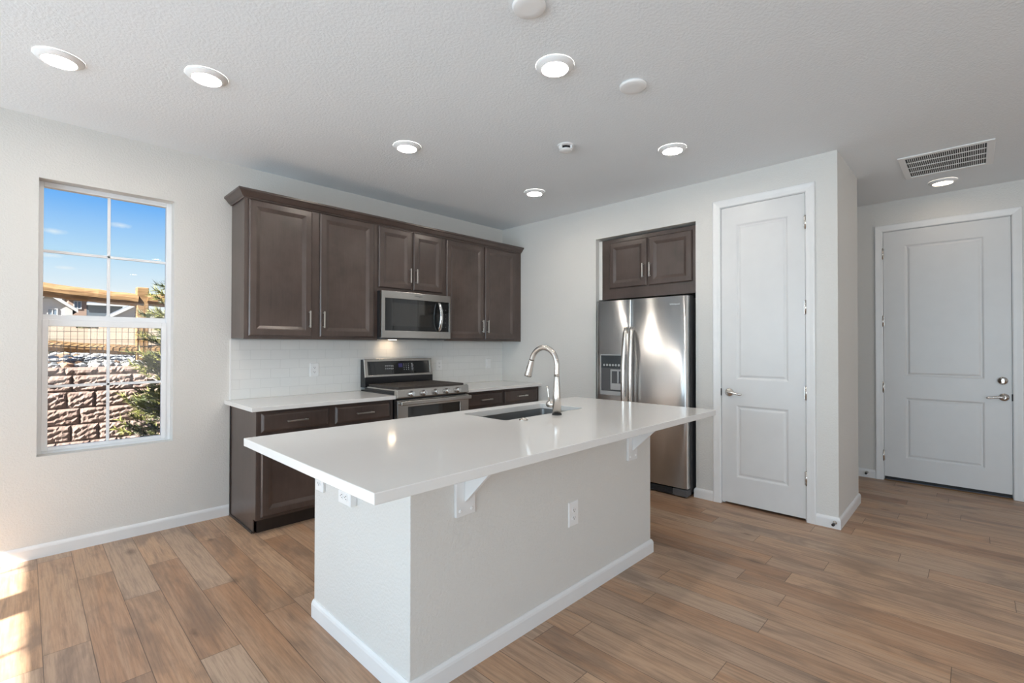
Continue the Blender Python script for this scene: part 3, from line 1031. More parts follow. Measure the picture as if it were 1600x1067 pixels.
# ------------------------------------------------------------------ range
r = thing('gas_range', (-1.502, -0.35, 0), 'stainless gas range with black backguard and five knobs', 'stove')
RX0, RX1 = -1.8935, -1.1105
MB().box(BACK, RX0 + 0.002, RX1 - 0.002, 0.03, 0.905, 0.030, 0.615).build('body', M['black'], r, 0.002)
MB().box(BACK, RX0, RX1, 0.906, 0.925, 0.10, 0.655).build('cooktop', M['black'], r, 0.004)
MB().box(BACK, RX0 + 0.006, RX0 + 0.018, 0.9255, 0.940, 0.14, 0.655).build('side_trim', M['steel'], r, 0.002)
bg = MB().rings([[BACK(uu, v, d) for d, v in ((0.012, 0.926), (0.098, 0.926), (0.098, 1.02), (0.086, 1.02), (0.060, 1.186), (0.012, 1.186))] for uu in (RX0 + 0.006, RX1 - 0.006)]).build('backguard', M['black'], r, 0.002)
BG = Fr(BACK((RX0 + RX1) / 2, 1.018, 0.0905), (1, 0, 0), Vector((0, 0.026, 0.166)).normalized())
ring_frame(BG, -0.386, 0.386, 0.0, 0.174, (0.034, 0.034, 0.022, 0.027), -0.004, 0.010).build('panel_frame', M['steel'], bg, 0.003)
disp = MB().box(BG, -0.352, 0.352, 0.022, 0.147, -0.002, 0.004).build('display_glass', M['black_glass'], bg)
k = MB()
random.seed(3)
for row in range(2):
    for c in range(5):
        k.box(BG, -0.165 + c * 0.020, -0.165 + c * 0.020 + random.uniform(0.008, 0.015), 0.078 + row * 0.026, 0.082 + row * 0.026, 0.004, 0.0046)
        k.box(BG, -0.165 + c * 0.020, -0.165 + c * 0.020 + random.uniform(0.008, 0.015), 0.070 + row * 0.026, 0.0715 + row * 0.026, 0.004, 0.0046)
for row in range(4):
    for c in range(3):
        k.box(BG, 0.045 + c * 0.026, 0.050 + c * 0.026, 0.060 + row * 0.018, 0.067 + row * 0.018, 0.004, 0.0046)
for row in range(5):
    k.box(BG, 0.135, 0.150 + 0.006 * (row % 2), 0.055 + row * 0.016, 0.060 + row * 0.016, 0.004, 0.0046)
k.build('lettering', M['lit_mark'], bg)
MB().box(BG, -0.015, 0.030, 0.088, 0.125, 0.004, 0.0046).build('clock_display', M['blue_mark'], bg)
# cast-iron grates: three frames with close cross bars
for gi in range(3):
    gx0 = RX0 + 0.030 + gi * 0.2425
    gx1 = gx0 + 0.238
    g = ring_frame(BACK, gx0, gx1, 0.13, 0.62, (0.012,) * 4, 0, 0.02)
    g.bm.clear()
    TOP = Fr((0, 0, 0.938), (1, 0, 0), (0, -1, 0))
    TOPU = Fr((0, 0, 0.938), (1, 0, 0), (0, 1, 0))
    ring_frame(TOPU, gx0, gx1, -0.628, -0.125, (0.012,) * 4, 0.0, 0.022, g)
    for q in range(1, 8):
        u = gx0 + 0.012 + (gx1 - gx0 - 0.024) * q / 8
        g.box(TOPU, u - 0.0055, u + 0.0055, -0.617, -0.136, 0.006, 0.0215)
    for q in range(1, 6):
        v = -0.628 + 0.503 * q / 6
        g.box(TOPU, gx0 + 0.012, gx1 - 0.012, v - 0.006, v + 0.006, 0.006, 0.021)
    for a in (gx0 + 0.004, gx1 - 0.018):
        for b in (-0.626, -0.141):
            g.box(TOPU, a, a + 0.014, b, b + 0.014, -0.0125, 0.001)
    g.build('grate', M['iron'], r, 0.002)
fp = MB().rings([[BACK(uu, v, d) for d, v in ((0.616, 0.868), (0.662, 0.868), (0.668, 0.876), (0.660, 0.938), (0.652, 0.944), (0.616, 0.944))] for uu in (RX0 - 0.004, RX1 + 0.004)]).build('control_panel', M['steel'], r, 0.002)
for u in (-1.760, -1.632, -1.502, -1.376, -1.248):
    kn = MB()
    kn.lathe(BACK(u, 0.902, 0.6635), (0, -1, 0.10), [(0.026, 0.0), (0.0255, 0.010), (0.021, 0.016), (0.019, 0.036), (0.016, 0.039)], 24)
    kn = kn.build('knob', M['chrome'], r)
    MB().box(Fr(BACK(u, 0.902, 0.6635), (1, 0, 0)), -0.006, 0.006, -0.019, 0.019, 0.030, 0.046).build('knob_grip', M['chrome'], kn, 0.003)
od = ring_frame(BACK, RX0 - 0.003, RX1 + 0.003, 0.215, 0.852, (0.105, 0.105, 0.12, 0.062), 0.616, 0.668).build('oven_door', M['steel'], r, 0.004)
MB().box(BACK, RX0 + 0.102, RX1 - 0.102, 0.335, 0.790, 0.620, 0.662).build('oven_window', M['oven_glass'], od)
hd = MB()
hd.box(BACK, RX0 + 0.004, RX1 - 0.004, 0.811, 0.846, 0.700, 0.722)
hd.box(BACK, RX0 + 0.012, RX0 + 0.040, 0.813, 0.842, 0.667, 0.701).box(BACK, RX1 - 0.040, RX1 - 0.012, 0.813, 0.842, 0.667, 0.701)
hd.build('oven_handle', M['steel'], od, 0.006, 3)
MB().box(BACK, RX0, RX1, 0.045, 0.205, 0.616, 0.660).build('warming_drawer', M['steel'], r, 0.004)
MB().box(BACK, RX0 + 0.02, RX1 - 0.02, 0.0, 0.045, 0.06, 0.58).build('base', M['matte_black'], r)

# ------------------------------------------------------------------ refrigerator
FX = 0.120                                  # door face, out of the wall plane
r = thing('refrigerator', (0.3, -1.92, 0), 'stainless side-by-side refrigerator with ice dispenser in the alcove', 'refrigerator')
L0, L1, R0, R1 = 1.458, 1.8415, 1.8465, 2.391
FZ0, FZ1 = 0.082, 1.757
MB().box(RIGHT, L0 + 0.006, R1 - 0.010, 0.03, FZ1 - 0.012, -0.62, FX - 0.076).build('body', M['grey_plastic'], r, 0.004)


def fridge_door(u0, u1, hole=None):
    """gently crowned door skin with rounded vertical edges"""
    mb = MB()
    n = 20
    prof = []
    w = u1 - u0
    prof.append((u0 + 0.001, FX - 0.070))
    prof.append((u0, FX - 0.020))
    for i in range(n + 1):
        t = i / n
        prof.append((u0 + 0.006 + t * (w - 0.012), FX - 0.006 * (2 * t - 1) ** 2 - (0.006 if i in (0, n) else 0.0)))
    prof.append((u1, FX - 0.020))
    prof.append((u1 - 0.001, FX - 0.070))
    zs = [FZ0, FZ1] if not hole else [FZ0, hole[2], hole[3], FZ1]
    if not hole:
        loops = [[RIGHT(u, z, d) for u, d in prof] for z in (FZ0, FZ1)]
        mb.rings(loops, smooth=False)
    return mb, prof


for nm, u0, u1 in (('freezer_door', L0, L1), ('fridge_door', R0, R1)):
    mb, prof = fridge_door(u0, u1)
    o = mb.build(nm, M['fridge_steel'], r)
    for p in o.data.polygons:
        if abs(p.normal.z) < 0.5 and p.normal.x < -0.8:
            p.use_smooth = True
    if nm == 'freezer_door':
        fd = o
    else:
        rd = o
# dispenser set in the left door
du0, du1, dv0, dv1 = 1.513, 1.800, 0.838, 1.237
ds = ring_frame(RIGHT, du0, du1, dv0, dv1, (0.010, 0.010, 0.042, 0.012), FX - 0.004, FX + 0.006).build('dispenser', M['silver_plastic'], fd, 0.003)
MB().box(RIGHT, du0 + 0.010, du1 - 0.010, dv0 + 0.042, dv1 - 0.012, FX - 0.005, FX + 0.0005).build('dispenser_cavity', M['grey_plastic'], fd)
MB().box(RIGHT, du0 + 0.010, du1 - 0.010, 1.105, dv1 - 0.012, FX + 0.0007, FX + 0.005).build('dispenser_control', M['black_glass'], fd)
pk = ring_frame(RIGHT, 1.632, 1.794, 0.895, 1.092, (0.014, 0.014, 0.062, 0.018), FX + 0.0007, FX + 0.009)
pk.box(RIGHT, 1.706, 1.722, 0.958, 1.074, FX + 0.0007, FX + 0.009)
pk.build('dispenser_paddle', M['silver_plastic'], fd, 0.002)
k = MB()
for i in range(7):
    k.lathe(RIGHT(1.560 + i * 0.033, 1.132, FX + 0.005), RIGHT.n, [(0.011, 0), (0.011, 0.003)], 12)
k.build('dispenser_button', M['silver_plastic'], fd)


def fridge_handle(u_end, u_mid, parent):
    pts = []
    for i in range(17):
        t = i / 16
        s = math.sin(math.pi * t)
        pts.append(RIGHT(u_end + (u_mid - u_end) * s, 0.52 + t * 0.97, FX + 0.022 + 0.050 * s ** 0.6))
    m = MB().tube(pts, 0.0135, 14, ell=(1.45, 0.85, (0, 1, 0)))
    for t in (0.008, 0.992):
        m.box(RIGHT, u_end - 0.014, u_end + 0.014, 0.52 + t * 0.97 - 0.016, 0.52 + t * 0.97 + 0.016, FX - 0.003, FX + 0.024)
    return m.build('handle', M['pull'], parent)


fridge_handle(1.812, 1.804, fd)
fridge_handle(1.874, 1.878, rd)
text('Whirlpool', RIGHT, 2.281, 1.687, FX - 0.0012, 0.022, M['logo'], rd, shear=0.15)
gl = MB()
gl.box(RIGHT, L0 + 0.01, R1 - 0.14, 0.012, 0.068, FX - 0.06, FX - 0.014)
for i in range(4):
    gl.box(RIGHT, L0 + 0.02, R1 - 0.15, 0.020 + i * 0.012, 0.025 + i * 0.012, FX - 0.0145, FX - 0.010)
gl.build('base_grille', M['matte_black'], r, 0.002)
MB().box(RIGHT, R1 - 0.135, R1 - 0.004, 0.010, 0.072, FX - 0.10, FX - 0.004).build('hinge_cover', M['grey_plastic'], r, 0.008, 3)
MB().box(RIGHT, R1 - 0.20, R1 - 0.02, FZ1 - 0.012, FZ1 + 0.012, FX - 0.20, FX - 0.085).build('top_hinge', M['grey_plastic'], r, 0.004)
MB().box(RIGHT, L0 + 0.03, R1 - 0.03, 0.0, 0.03, -0.55, FX - 0.12).build('foot', M['matte_black'], r)

# ------------------------------------------------------------------ island
BX0, BX1, BY0, BY1 = -3.109, -1.298, -2.677, -1.852
r = thing('kitchen_island', ((BX0 + BX1) / 2, (BY0 + BY1) / 2, 0), 'pale grey painted island base with white baseboard', 'island')
ZI = ZC - 0.036
MB().rings([[(x, y, z) for x, y in ((BX0, BY0), (BX1, BY0), (BX1, BY0 + 0.14), (BX0 + 0.10, BY0 + 0.14), (BX0 + 0.10, BY1), (BX0, BY1))] for z in (0, ZI - 0.0005)]).build('knee_wall', M['wall'], r, 0.004, 3)
MB().box(WORLD, BX1 - 0.02, BX1, BY0 + 0.1405, BY1, 0.0, ZI - 0.0005).build('end_panel', M['wall'], r, 0.002)
ib = MB()
for a, b in ((BX0 + 0.101, -2.24), (-1.37, BX1 - 0.021)):
    ib.box(WORLD, a, b, BY0 + 0.141, BY1 - 0.02, 0.1, ZI - 0.001)
ib.box(WORLD, -2.24, -1.37, BY0 + 0.141, BY1 - 0.02, 0.1, 0.60)
ib.build('body', M['cab'], r)
MB().box(WORLD, BX0 + 0.101, BX1 - 0.021, BY0 + 0.141, BY1 - 0.08, 0, 0.1).build('toe_kick', M['cab_dark'], r)
KB = Fr((0, BY1 - 0.02, 0), (-1, 0, 0))
for i in range(4):
    a = -BX1 + 0.03 + i * 0.42
    o = MB().panel(KB, a, a + 0.40, 0.118, ZI - 0.02, DOORP(0.0)).build('door', M['cab'], r)
    pull(KB, a + (0.37 if i % 2 == 0 else 0.03), ZI - 0.13, 0.135, True, o, 0.0195)
MB().sweep([(BX0, BY1), (BX0, BY0), (BX1, BY0), (BX1, BY1)], BB, side=1).build('baseboard', M['trim'], r)

# slab with a cut-out for the sink
SX0, SX1, SY0, SY1 = -2.188, -1.430, -2.252, -1.870
IX0, IX1, IY0, IY1 = -3.400, -0.880, -2.931, -1.762
m = MB()
outer = [(IX0, IY0), (IX1, IY0), (IX1, IY1), (IX0, IY1)]
rr = 0.025


def rounded(x0, x1, y0, y1, q, n=5):
    out = []
    for cx, cy, a0 in ((x0 + q, y0 + q, math.pi), (x1 - q, y0 + q, 1.5 * math.pi), (x1 - q, y1 - q, 0), (x0 + q, y1 - q, 0.5 * math.pi)):
        for i in range(n + 1):
            a = a0 + i / n * math.pi / 2
            out.append((cx + q * math.cos(a), cy + q * math.sin(a)))
    return out


inner = rounded(SX0, SX1, SY0, SY1, rr)
nI = len(inner)


def slab(zt, zb):
    bm = m.bm
    ot, ob_ = [bm.verts.new((*p, zt)) for p in outer], [bm.verts.new((*p, zb)) for p in outer]
    it, ib_ = [bm.verts.new((*p, zt)) for p in inner], [bm.verts.new((*p, zb)) for p in inner]
    for i in range(4):
        j = (i + 1) % 4
        bm.faces.new((ot[i], ot[j], ob_[j], ob_[i]))
    for i in range(nI):
        j = (i + 1) % nI
        bm.faces.new((it[j], it[i], ib_[i], ib_[j]))
    per = nI // 4
    for (o_, i_) in ((ot, it), (ob_, ib_)):
        for c in range(4):
            seg = [i_[(c * per + k) % nI] for k in range(per)]
            nxt = i_[((c + 1) * per) % nI]
            for k in range(per - 1):
                bm.faces.new((o_[c], seg[k], seg[k + 1]))
            bm.faces.new((o_[c], seg[-1], nxt, o_[(c + 1) % 4]))


slab(ZC, ZI)
tag(m.build('island_countertop', M['quartz'], None, 0.0025, loc=((IX0 + IX1) / 2, (IY0 + IY1) / 2, ZI), angle=60), 'long glossy white quartz slab on the island', 'countertop')

# sink
r = thing('sink', ((SX0 + SX1) / 2, (SY0 + SY1) / 2, ZI - 0.21), 'undermount stainless sink in the island', 'sink')
e = 0.004
zr = ZI - 0.0008
loops = []
for q, off, z in ((0.03, -0.02, zr), (0.03, e, zr), (0.03, e, zr - 0.004), (0.035, 0.010, zr - 0.18), (0.045, 0.022, zr - 0.200), (0.05, 0.05, zr - 0.206), (0.02, 0.17, zr - 0.209)):
    loops.append([(x, y, z) for x, y in rounded(SX0 + off, SX1 - off, SY0 + off, SY1 - off, q)])
m = MB()
m.rings(loops, cap0=False)
b = m.build('basin', M['sink'], r)
md = b.modifiers.new('thick', 'SOLIDIFY')
md.thickness = 0.0015
md.offset = -1
MB().lathe(((SX0 + SX1) / 2, (SY0 + SY1) / 2, zr - 0.2085), (0, 0, 1), [(0.045, 0), (0.045, 0.003), (0.036, 0.004), (0.030, 0.001)], 24).build('drain', M['chrome'], r)

# faucet
FXp, FYp = -1.805, -2.318
r = thing('faucet', (FXp, FYp, ZC), 'brushed nickel gooseneck pull-down faucet', 'faucet')
MB().lathe((FXp, FYp, ZC), (0, 0, 1), [(0.030, 0.0), (0.030, 0.006), (0.0275, 0.010)], 28).build('base_ring', M['rubber'], r)
MB().lathe((FXp, FYp, ZC + 0.0101), (0, 0, 1), [(0.0268, 0.0), (0.0265, 0.10), (0.0255, 0.125), (0.0215, 0.17), (0.0170, 0.222), (0.0165, 0.226)], 28).build('body', M['nickel'], r)
pts = []
rad = []
zc = ZC + 0.236
for i in range(5):
    pts.append((FXp, FYp, zc + i * 0.0175))
    rad.append(0.0165)
z0 = zc + 0.07
R_ = 0.106
for i in range(1, 25):
    a = math.radians(180 - i * 6.9)
    pts.append((FXp, FYp + R_ + R_ * math.cos(a), z0 + R_ * 1.02 * math.sin(a)))
    rad.append(0.0165 + 0.0 * i)
MB().tube(pts, rad, 18).build('spout', M['nickel'], r)
p0 = Vector(pts[-1])
dv = (Vector(pts[-1]) - Vector(pts[-2])).normalized()
hd = MB()
hp = [p0 + dv * t for t in (0.001, 0.006, 0.05, 0.095, 0.108, 0.111)]
hd.tube(hp, [0.0172, 0.0180, 0.0205, 0.0245, 0.0250, 0.0225], 22)
hd = hd.build('spray_head', M['nickel'], r)
side = Vector((0, dv.z, -dv.y)) * (1 if dv.z < 0 else 1)
if side.y < 0:
    side = -side
BF = Fr(p0 + dv * 0.062 + side * 0.019, (1, 0, 0), dv)
sg = 1 if BF.n.dot(side) > 0 else -1
MB().box(BF, -0.006, 0.006, -0.016, 0.016, 0.0, sg * 0.006).build('spray_button', M['rubber'], hd, 0.002)
lv = MB()
lz = ZC + 0.062
ldir = Vector((-0.28, 0.96, 0)).normalized()
c0 = Vector((FXp, FYp, lz))
lv.tube([c0 + ldir * 0.020, c0 + ldir * 0.030, c0 + ldir * 0.060, c0 + ldir * 0.068], [0.017, 0.019, 0.019, 0.013], 18)
lv.tube([c0 + ldir * 0.052 + Vector((0, 0, 0.012)), c0 + ldir * 0.056 + Vector((0, 0, 0.05)), c0 + ldir * 0.060 + Vector((0, 0, 0.095)), c0 + ldir * 0.066 + Vector((0, 0, 0.112))], [0.0065, 0.005, 0.006, 0.0055], 12)
lv.build('lever_handle', M['nickel'], r)

tag(MB().lathe((-2.112, -2.322, ZC), (0, 0, 1), [(0.026, 0), (0.026, 0.004), (0.022, 0.008), (0.013, 0.009), (0.012, 0.014), (0.009, 0.015)], 24).build('disposal_button', M['nickel'], loc=(-2.112, -2.322, ZC)), 'small round metal button on the island beside the sink', 'button')

# support brackets under the overhang
IFR = Fr((0, BY0, 0), (1, 0, 0))


def bracket(u, label):
    r = thing('support_bracket', IFR(u, 0.63, 0), label, 'bracket', None)
    w = 0.051
    m = MB()
    m.box(IFR, u - w, u + w, 0.632, ZI - 0.001, 0.0005, 0.016)
    m.build('wall_plate', M['trim'], r, 0.003)
    MB().box(IFR, u - w, u + w, ZI - 0.0165, ZI - 0.001, 0.0165, 0.19).build('top_plate', M['trim'], r, 0.003)
    MB().rings([[IFR(uu, v, d) for d, v in ((0.0165, 0.690), (0.022, 0.690), (0.165, ZI - 0.028), (0.165, ZI - 0.017), (0.0165, ZI - 0.017))] for uu in (u - 0.009, u + 0.009)]).build('gusset', M['trim'], r, 0.002)
    for s in (-1, 1):
        MB().lathe(IFR(u + s * 0.030, 0.655, 0.0155), IFR.n, [(0.0075, 0), (0.007, 0.003), (0.003, 0.004)], 14).build('screw', M['plastic'], r)


bracket(-2.853, 'white bracket under the island overhang nearest the end with outlets')
bracket(-1.541, 'white bracket under the island overhang nearest the refrigerator')
outlet(IFR, -2.118, 0.452, 0.0005, 'white duplex outlet on the long front of the island', w=0.082, h=0.125)
IEND = Fr((BX0, 0, 0), (0, -1, 0))
outlet(IEND, 1.932, 0.683, 0.0005, 'white upright outlet high on the island end', depth=0.014, w=0.078)
outlet(IEND, 2.223, 0.668, 0.0005, 'white sideways outlet box high on the island end', horizontal=True, depth=0.032, w=0.07, h=0.112)

# ------------------------------------------------------------------ ceiling fixtures
PL = [(-2.233, -2.650, 'round ceiling light nearest the white cover plates'),
      (-3.996, -0.923, 'round ceiling light farthest left, above the window side'),
      (-3.443, -1.267, 'round ceiling light between the window and the wall cabinets'),
      (-2.207, -1.272, 'round ceiling light in front of the left wall cabinet'),
      (-0.812, -1.252, 'round ceiling light nearest the room corner'),
      (-0.848, -2.614, 'round ceiling light between the fridge and the detector'),
      (1.420, -3.979, 'round ceiling light beside the air vent at the entry door')]
x, y, lb = PL[0]
lamp0 = thing('ceiling_light', (x, y, H), lb, 'ceiling light', 'round ceiling lights')
MB().lathe((x, y, H), (0, 0, -1), [(0.097, 0.0005), (0.097, 0.004), (0.090, 0.010), (0.074, 0.020), (0.069, 0.0215), (0.067, 0.0205), (0.067, 0.017)], 48, cap0=False, cap1=False).build('trim_ring', M['plastic'], lamp0)
MB().lathe((x, y, H), (0, 0, -1), [(0.0668, 0.0165), (0.0668, 0.0185), (0.060, 0.0195)], 48).build('diffuser', M['lamp'], lamp0)
def dim(o):
    """a lamp of the second circuit, turned down"""
    for c in o.children:
        if c.name.startswith('diffuser'):
            c.data = c.data.copy()
            c.data.materials[0] = M['lamp_dim']


for x, y, lb in PL[1:]:
    o = copy_tree(lamp0, (x, y, H))
    o['label'] = lb
    if x > 0:
        dim(o)
# unseen lamps added behind the camera for extra room light, kept weak
for x, y, lb in ((-5.4, -3.6, 'round ceiling light over the patio side of the living end'), (-5.4, -6.6, 'round ceiling light over the far patio side of the living end'),
                 (-2.6, -5.2, 'round ceiling light over the middle of the living end'), (-0.4, -5.2, 'round ceiling light over the entry side of the living end'),
                 (-2.6, -7.6, 'round ceiling light over the far middle of the living end')):
    o = copy_tree(lamp0, (x, y, H))
    o['label'] = lb
    dim(o)


def cover(x, y, rad, label):
    tag(MB().lathe((x, y, H), (0, 0, -1), [(rad * 0.9, 0.0005), (rad, 0.002), (rad, 0.008), (rad * 0.96, 0.013), (rad * 0.88, 0.016), (rad * 0.5, 0.017)], 40).build('ceiling_cover', M['plastic'], loc=(x, y, H)), label, 'cover plate')


cover(-2.643, -2.845, 0.071, 'round white blank cover cut by the top of the photo')
cover(-1.793, -2.841, 0.073, 'round white blank cover nearest the small detector')

r = thing('ceiling_detector', (-1.430, -2.096, H), 'small white ceiling sensor with dark slots', 'detector')
MB().lathe((-1.430, -2.096, H), (0, 0, -1), [(0.060, 0.0005), (0.060, 0.004), (0.054, 0.008), (0.036, 0.010)], 32).build('base_plate', M['plastic'], r)
MB().lathe((-1.430, -2.096, H), (0, 0, -1), [(0.030, 0.0102), (0.030, 0.032)], 28).build('sensor_core', M['matte_black'], r)
m = MB()
for a in range(3):
    t = math.radians(45 + a * 120)
    cx_, cy_ = -1.430 + 0.045 * math.cos(t), -2.096 + 0.045 * math.sin(t)
    m.box(Fr((cx_, cy_, H - 0.0322), (math.cos(t), math.sin(t), 0), (-math.sin(t), math.cos(t), 0)), -0.006, 0.006, -0.012, 0.012, 0.0, 0.022)
m.lathe((-1.430, -2.096, H), (0, 0, -1), [(0.046, 0.0325), (0.046, 0.036), (0.040, 0.042), (0.02, 0.045)], 28)
m.build('sensor_cap', M['plastic'], r)

# air vent
VX0, VX1, VY0, VY1 = 0.515, 1.125, -4.281, -3.755
r = thing('air_vent', ((VX0 + VX1) / 2, (VY0 + VY1) / 2, H), 'white rectangular ceiling air return grille', 'air vent')
CE = Fr((0, 0, H), (1, 0, 0), (0, -1, 0))     # looking up: d points down
ring_frame(CE, VX0, VX1, -VY1, -VY0, (0.042,) * 4, 0.0005, 0.010).build('vent_frame', M['plastic'], r, 0.004)
MB().box(CE, VX0 + 0.03, VX1 - 0.03, -VY1 + 0.03, -VY0 - 0.03, 0.0004, 0.0012).build('vent_backing', M['slot'], r)
m = MB()
for i in range(1, 4):
    u = VX0 + 0.042 + (VX1 - VX0 - 0.084) * i / 4
    m.box(CE, u - 0.005, u + 0.005, -VY1 + 0.042, -VY0 - 0.042, 0.0013, 0.0060)
m.build('vent_divider', M['plastic'], r)
m = MB()
nf = 38
for i in range(1, nf):
    v = -VY1 + 0.042 + (VY1 - VY0 - 0.084) * i / nf
    m.box(CE, VX0 + 0.042, VX1 - 0.042, v - 0.0017, v + 0.0017, 0.0013, 0.0050)
m.build('vent_slats', M['plastic'], r)

# ------------------------------------------------------------------ the garden beyond the window
prof = [(2.22, 1.085), (3.2, 1.19), (6.0, 1.40), (12.0, 1.70), (25.0, 2.05), (40.0, 2.45), (70.0, 4.6), (95.0, 5.6), (260.0, 9.0)]
m = MB()
xs = [-60 + 8 * i for i in range(20)]
rows = []
random.seed(11)
for y, z in prof:
    rows.append([m.bm.verts.new((x * (1 + y / 90), y, z)) for x in xs])
for a, b in zip(rows, rows[1:]):
    for i in range(len(xs) - 1):
        m.bm.faces.new((a[i], a[i + 1], b[i + 1], b[i]))
tag(m.build('ground_hillside', M['dirt']), 'dry brown field rising behind the fence', 'ground', kind=S)
tag(MB().box(WORLD, -40, 20, -30, 2.4, -0.40, -0.16).build('ground_yard', M['patio']), 'pale yard ground around the house', 'ground', kind=S)

# retaining wall of split-face blocks
random.seed(21)


def block(mb, x0, x1, z0, z1, y):
    nx = max(3, int((x1 - x0) / 0.019))
    nz = max(3, int((z1 - z0) / 0.019))
    grid = []
    for j in range(nz + 1):
        row = []
        for i in range(nx + 1):
            u, v = i / nx, j / nz
            edge = min(u * (x1 - x0), (1 - u) * (x1 - x0), v * (z1 - z0), (1 - v) * (z1 - z0))
            d = min(1.0, edge / 0.020) * 0.017 + (random.uniform(-0.0065, 0.0065) + 0.006 * math.sin(43 * (x0 + u * 0.3) + 31 * v) if edge > 0.002 else 0)
            row.append(mb.bm.verts.new((x0 + u * (x1 - x0), y - d, z0 + v * (z1 - z0))))
        grid.append(row)
    for j in range(nz):
        for i in range(nx):
            mb.bm.faces.new((grid[j][i], grid[j][i + 1], grid[j + 1][i + 1], grid[j + 1][i]))
    # top ledge back to the core
    top = grid[-1]
    bk = [mb.bm.verts.new((v.co.x, 2.06, z1)) for v in top]
    for i in range(nx):
        mb.bm.faces.new((top[i], top[i + 1], bk[i + 1], bk[i]))


m = MB()
RH = 0.157
zt = 1.105
row = 0
z = zt
# a thin cap course, then full courses downward
heights = [0.075] + [RH] * 8
for hgt in heights:
    z0 = z - hgt
    x = -6.4 + random.uniform(0, 0.2)
    yy = 2.03 - 0.011 * row
    while x < -1.0:
        w = random.choice((0.24, 0.32, 0.32, 0.45, 0.20))
        if hgt < 0.1 or random.random() < 0.80:
            block(m, x + 0.003, x + w - 0.003, z0 + 0.002, z - 0.002, yy)
        else:
            zm = z0 + hgt * 0.5
            block(m, x + 0.003, x + w - 0.003, z0 + 0.002, zm - 0.002, yy - 0.002)
            block(m, x + 0.003, x + w - 0.003, zm + 0.002, z - 0.002, yy)
        x += w
    z = z0
    row += 1
m.box(WORLD, -6.4, -0.9, 2.055, 2.24, -0.2, 1.100)
tag(m.build('retaining_wall', M['block']), 'brown split-face block retaining wall outside the window', 'retaining wall', kind=S)

# river stones
m = MB()
random.seed(5)
for i in range(900):
    x = random.uniform(-4.9, -2.3)
    y = 2.26 + random.random() ** 1.2 * 1.0
    zg = 1.085 + (y - 2.22) * 0.107
    if abs(x + 3.19) < 0.13 and abs(y - 2.5) < 0.14 or abs(y - 2.415) < 0.05:
        continue
    s = random.uniform(0.022, 0.055)
    mi = random.choices((0, 1, 2, 3), (45, 25, 16, 14))[0]
    tmp = bmesh.ops.create_icosphere(m.bm, subdivisions=1, radius=s)
    sx, sy, sz = random.uniform(0.8, 1.4), random.uniform(0.8, 1.3), random.uniform(0.5, 0.8)
    rz = random.uniform(0, 6.28)
    for v in tmp['verts']:
        p = Vector((v.co.x * sx, v.co.y * sy, v.co.z * sz)) * random.uniform(0.9, 1.1)
        v.co = Matrix.Rotation(rz, 3, 'Z') @ p + Vector((x, y, zg + s * 0.4))
    for f in {f for v in tmp['verts'] for f in v.link_faces}:
        f.material_index = mi
tag(m.build('river_stones', [M['stone_a'], M['stone_b'], M['stone_c'], M['stone_d']]), 'bed of white and grey river stones on top of the block wall', 'stones', kind='stuff')

# rail fence
r = thing('rail_fence', (-3.2, 2.5, 1.10), 'rustic log rail fence with wire mesh above the block wall', 'fence')
FY = 2.5


def log(x0, z0, x1, z1, rad, y=FY):
    n = 26
    random.seed(int(z0 * 1000))
    pts, rs = [], []
    for i in range(n + 1):
        t = i / n
        pts.append((x0 + (x1 - x0) * t, y + random.uniform(-0.004, 0.004), z0 + (z1 - z0) * t + random.uniform(-0.004, 0.004)))
        rs.append(rad * random.uniform(0.95, 1.05))
    return MB().tube(pts, rs, 12, smooth=False)


for x in (-6.2, -3.19, -0.2):
    p = MB().box(WORLD, x - 0.054, x + 0.054, FY - 0.054, FY + 0.054, 1.02, 1.962).build('post', M['log'], r, 0.008)
log(-6.15, 2.05, -3.23, 1.815, 0.072).build('rail', M['log'], r)
log(-3.15, 1.83, -0.25, 1.80, 0.070).build('rail', M['log'], r)
log(-6.15, 1.46, -3.23, 1.262, 0.056).build('rail', M['log'], r)
log(-3.15, 1.27, -0.25, 1.25, 0.056).build('rail', M['log'], r)
m = MB()
k = 0.0017
yw = FY - 0.085
for i in range(70):
    x = -5.2 + i * 0.0508
    if x > -1.7:
        break
    m.box(WORLD, x - k, x + k, yw - k, yw + k, 1.13, 1.62)
for j in range(7):
    z = 1.14 + j * 0.08
    m.box(WORLD, -5.2, -1.7, yw - k, yw + k, z - k, z + k)
m.build('wire_mesh', M['wire'], r)

# pine tree beside the window
random.seed(33)
TX, TY = -2.86, 1.02
r = thing('pine_tree', (TX, TY, -0.16), 'olive green pine tree outside the window', 'tree')
tk = MB()
tk.tube([(TX, TY, -0.16), (TX + 0.01, TY, 0.5), (TX - 0.01, TY + 0.01, 1.2), (TX, TY, 1.7), (TX, TY, 2.2)], [0.06, 0.05, 0.04, 0.025, 0.008], 10)
nd = MB()


def tuft(p, d, L, n, spread):
    d = d.normalized()
    a = d.orthogonal().normalized()
    b = d.cross(a)
    mi = 0 if random.random() < 0.66 else 1
    for i in range(n):
        t = random.random()
        base = p + d * (t * L * 0.7 - L * 0.35)
        ph = random.uniform(0, 6.283)
        sp = spread * random.uniform(0.6, 1.1)
        nd_ = (d * random.uniform(0.55, 1.0) + (a * math.cos(ph) + b * math.sin(ph)) * sp).normalized()
        ln = random.uniform(0.045, 0.075)
        sd = nd_.cross(Vector((random.uniform(-1, 1), random.uniform(-1, 1), random.uniform(-1, 1)))).normalized() * 0.0040
        f = nd.face([base - sd, base + sd, base + nd_ * ln])
        f.material_index = mi


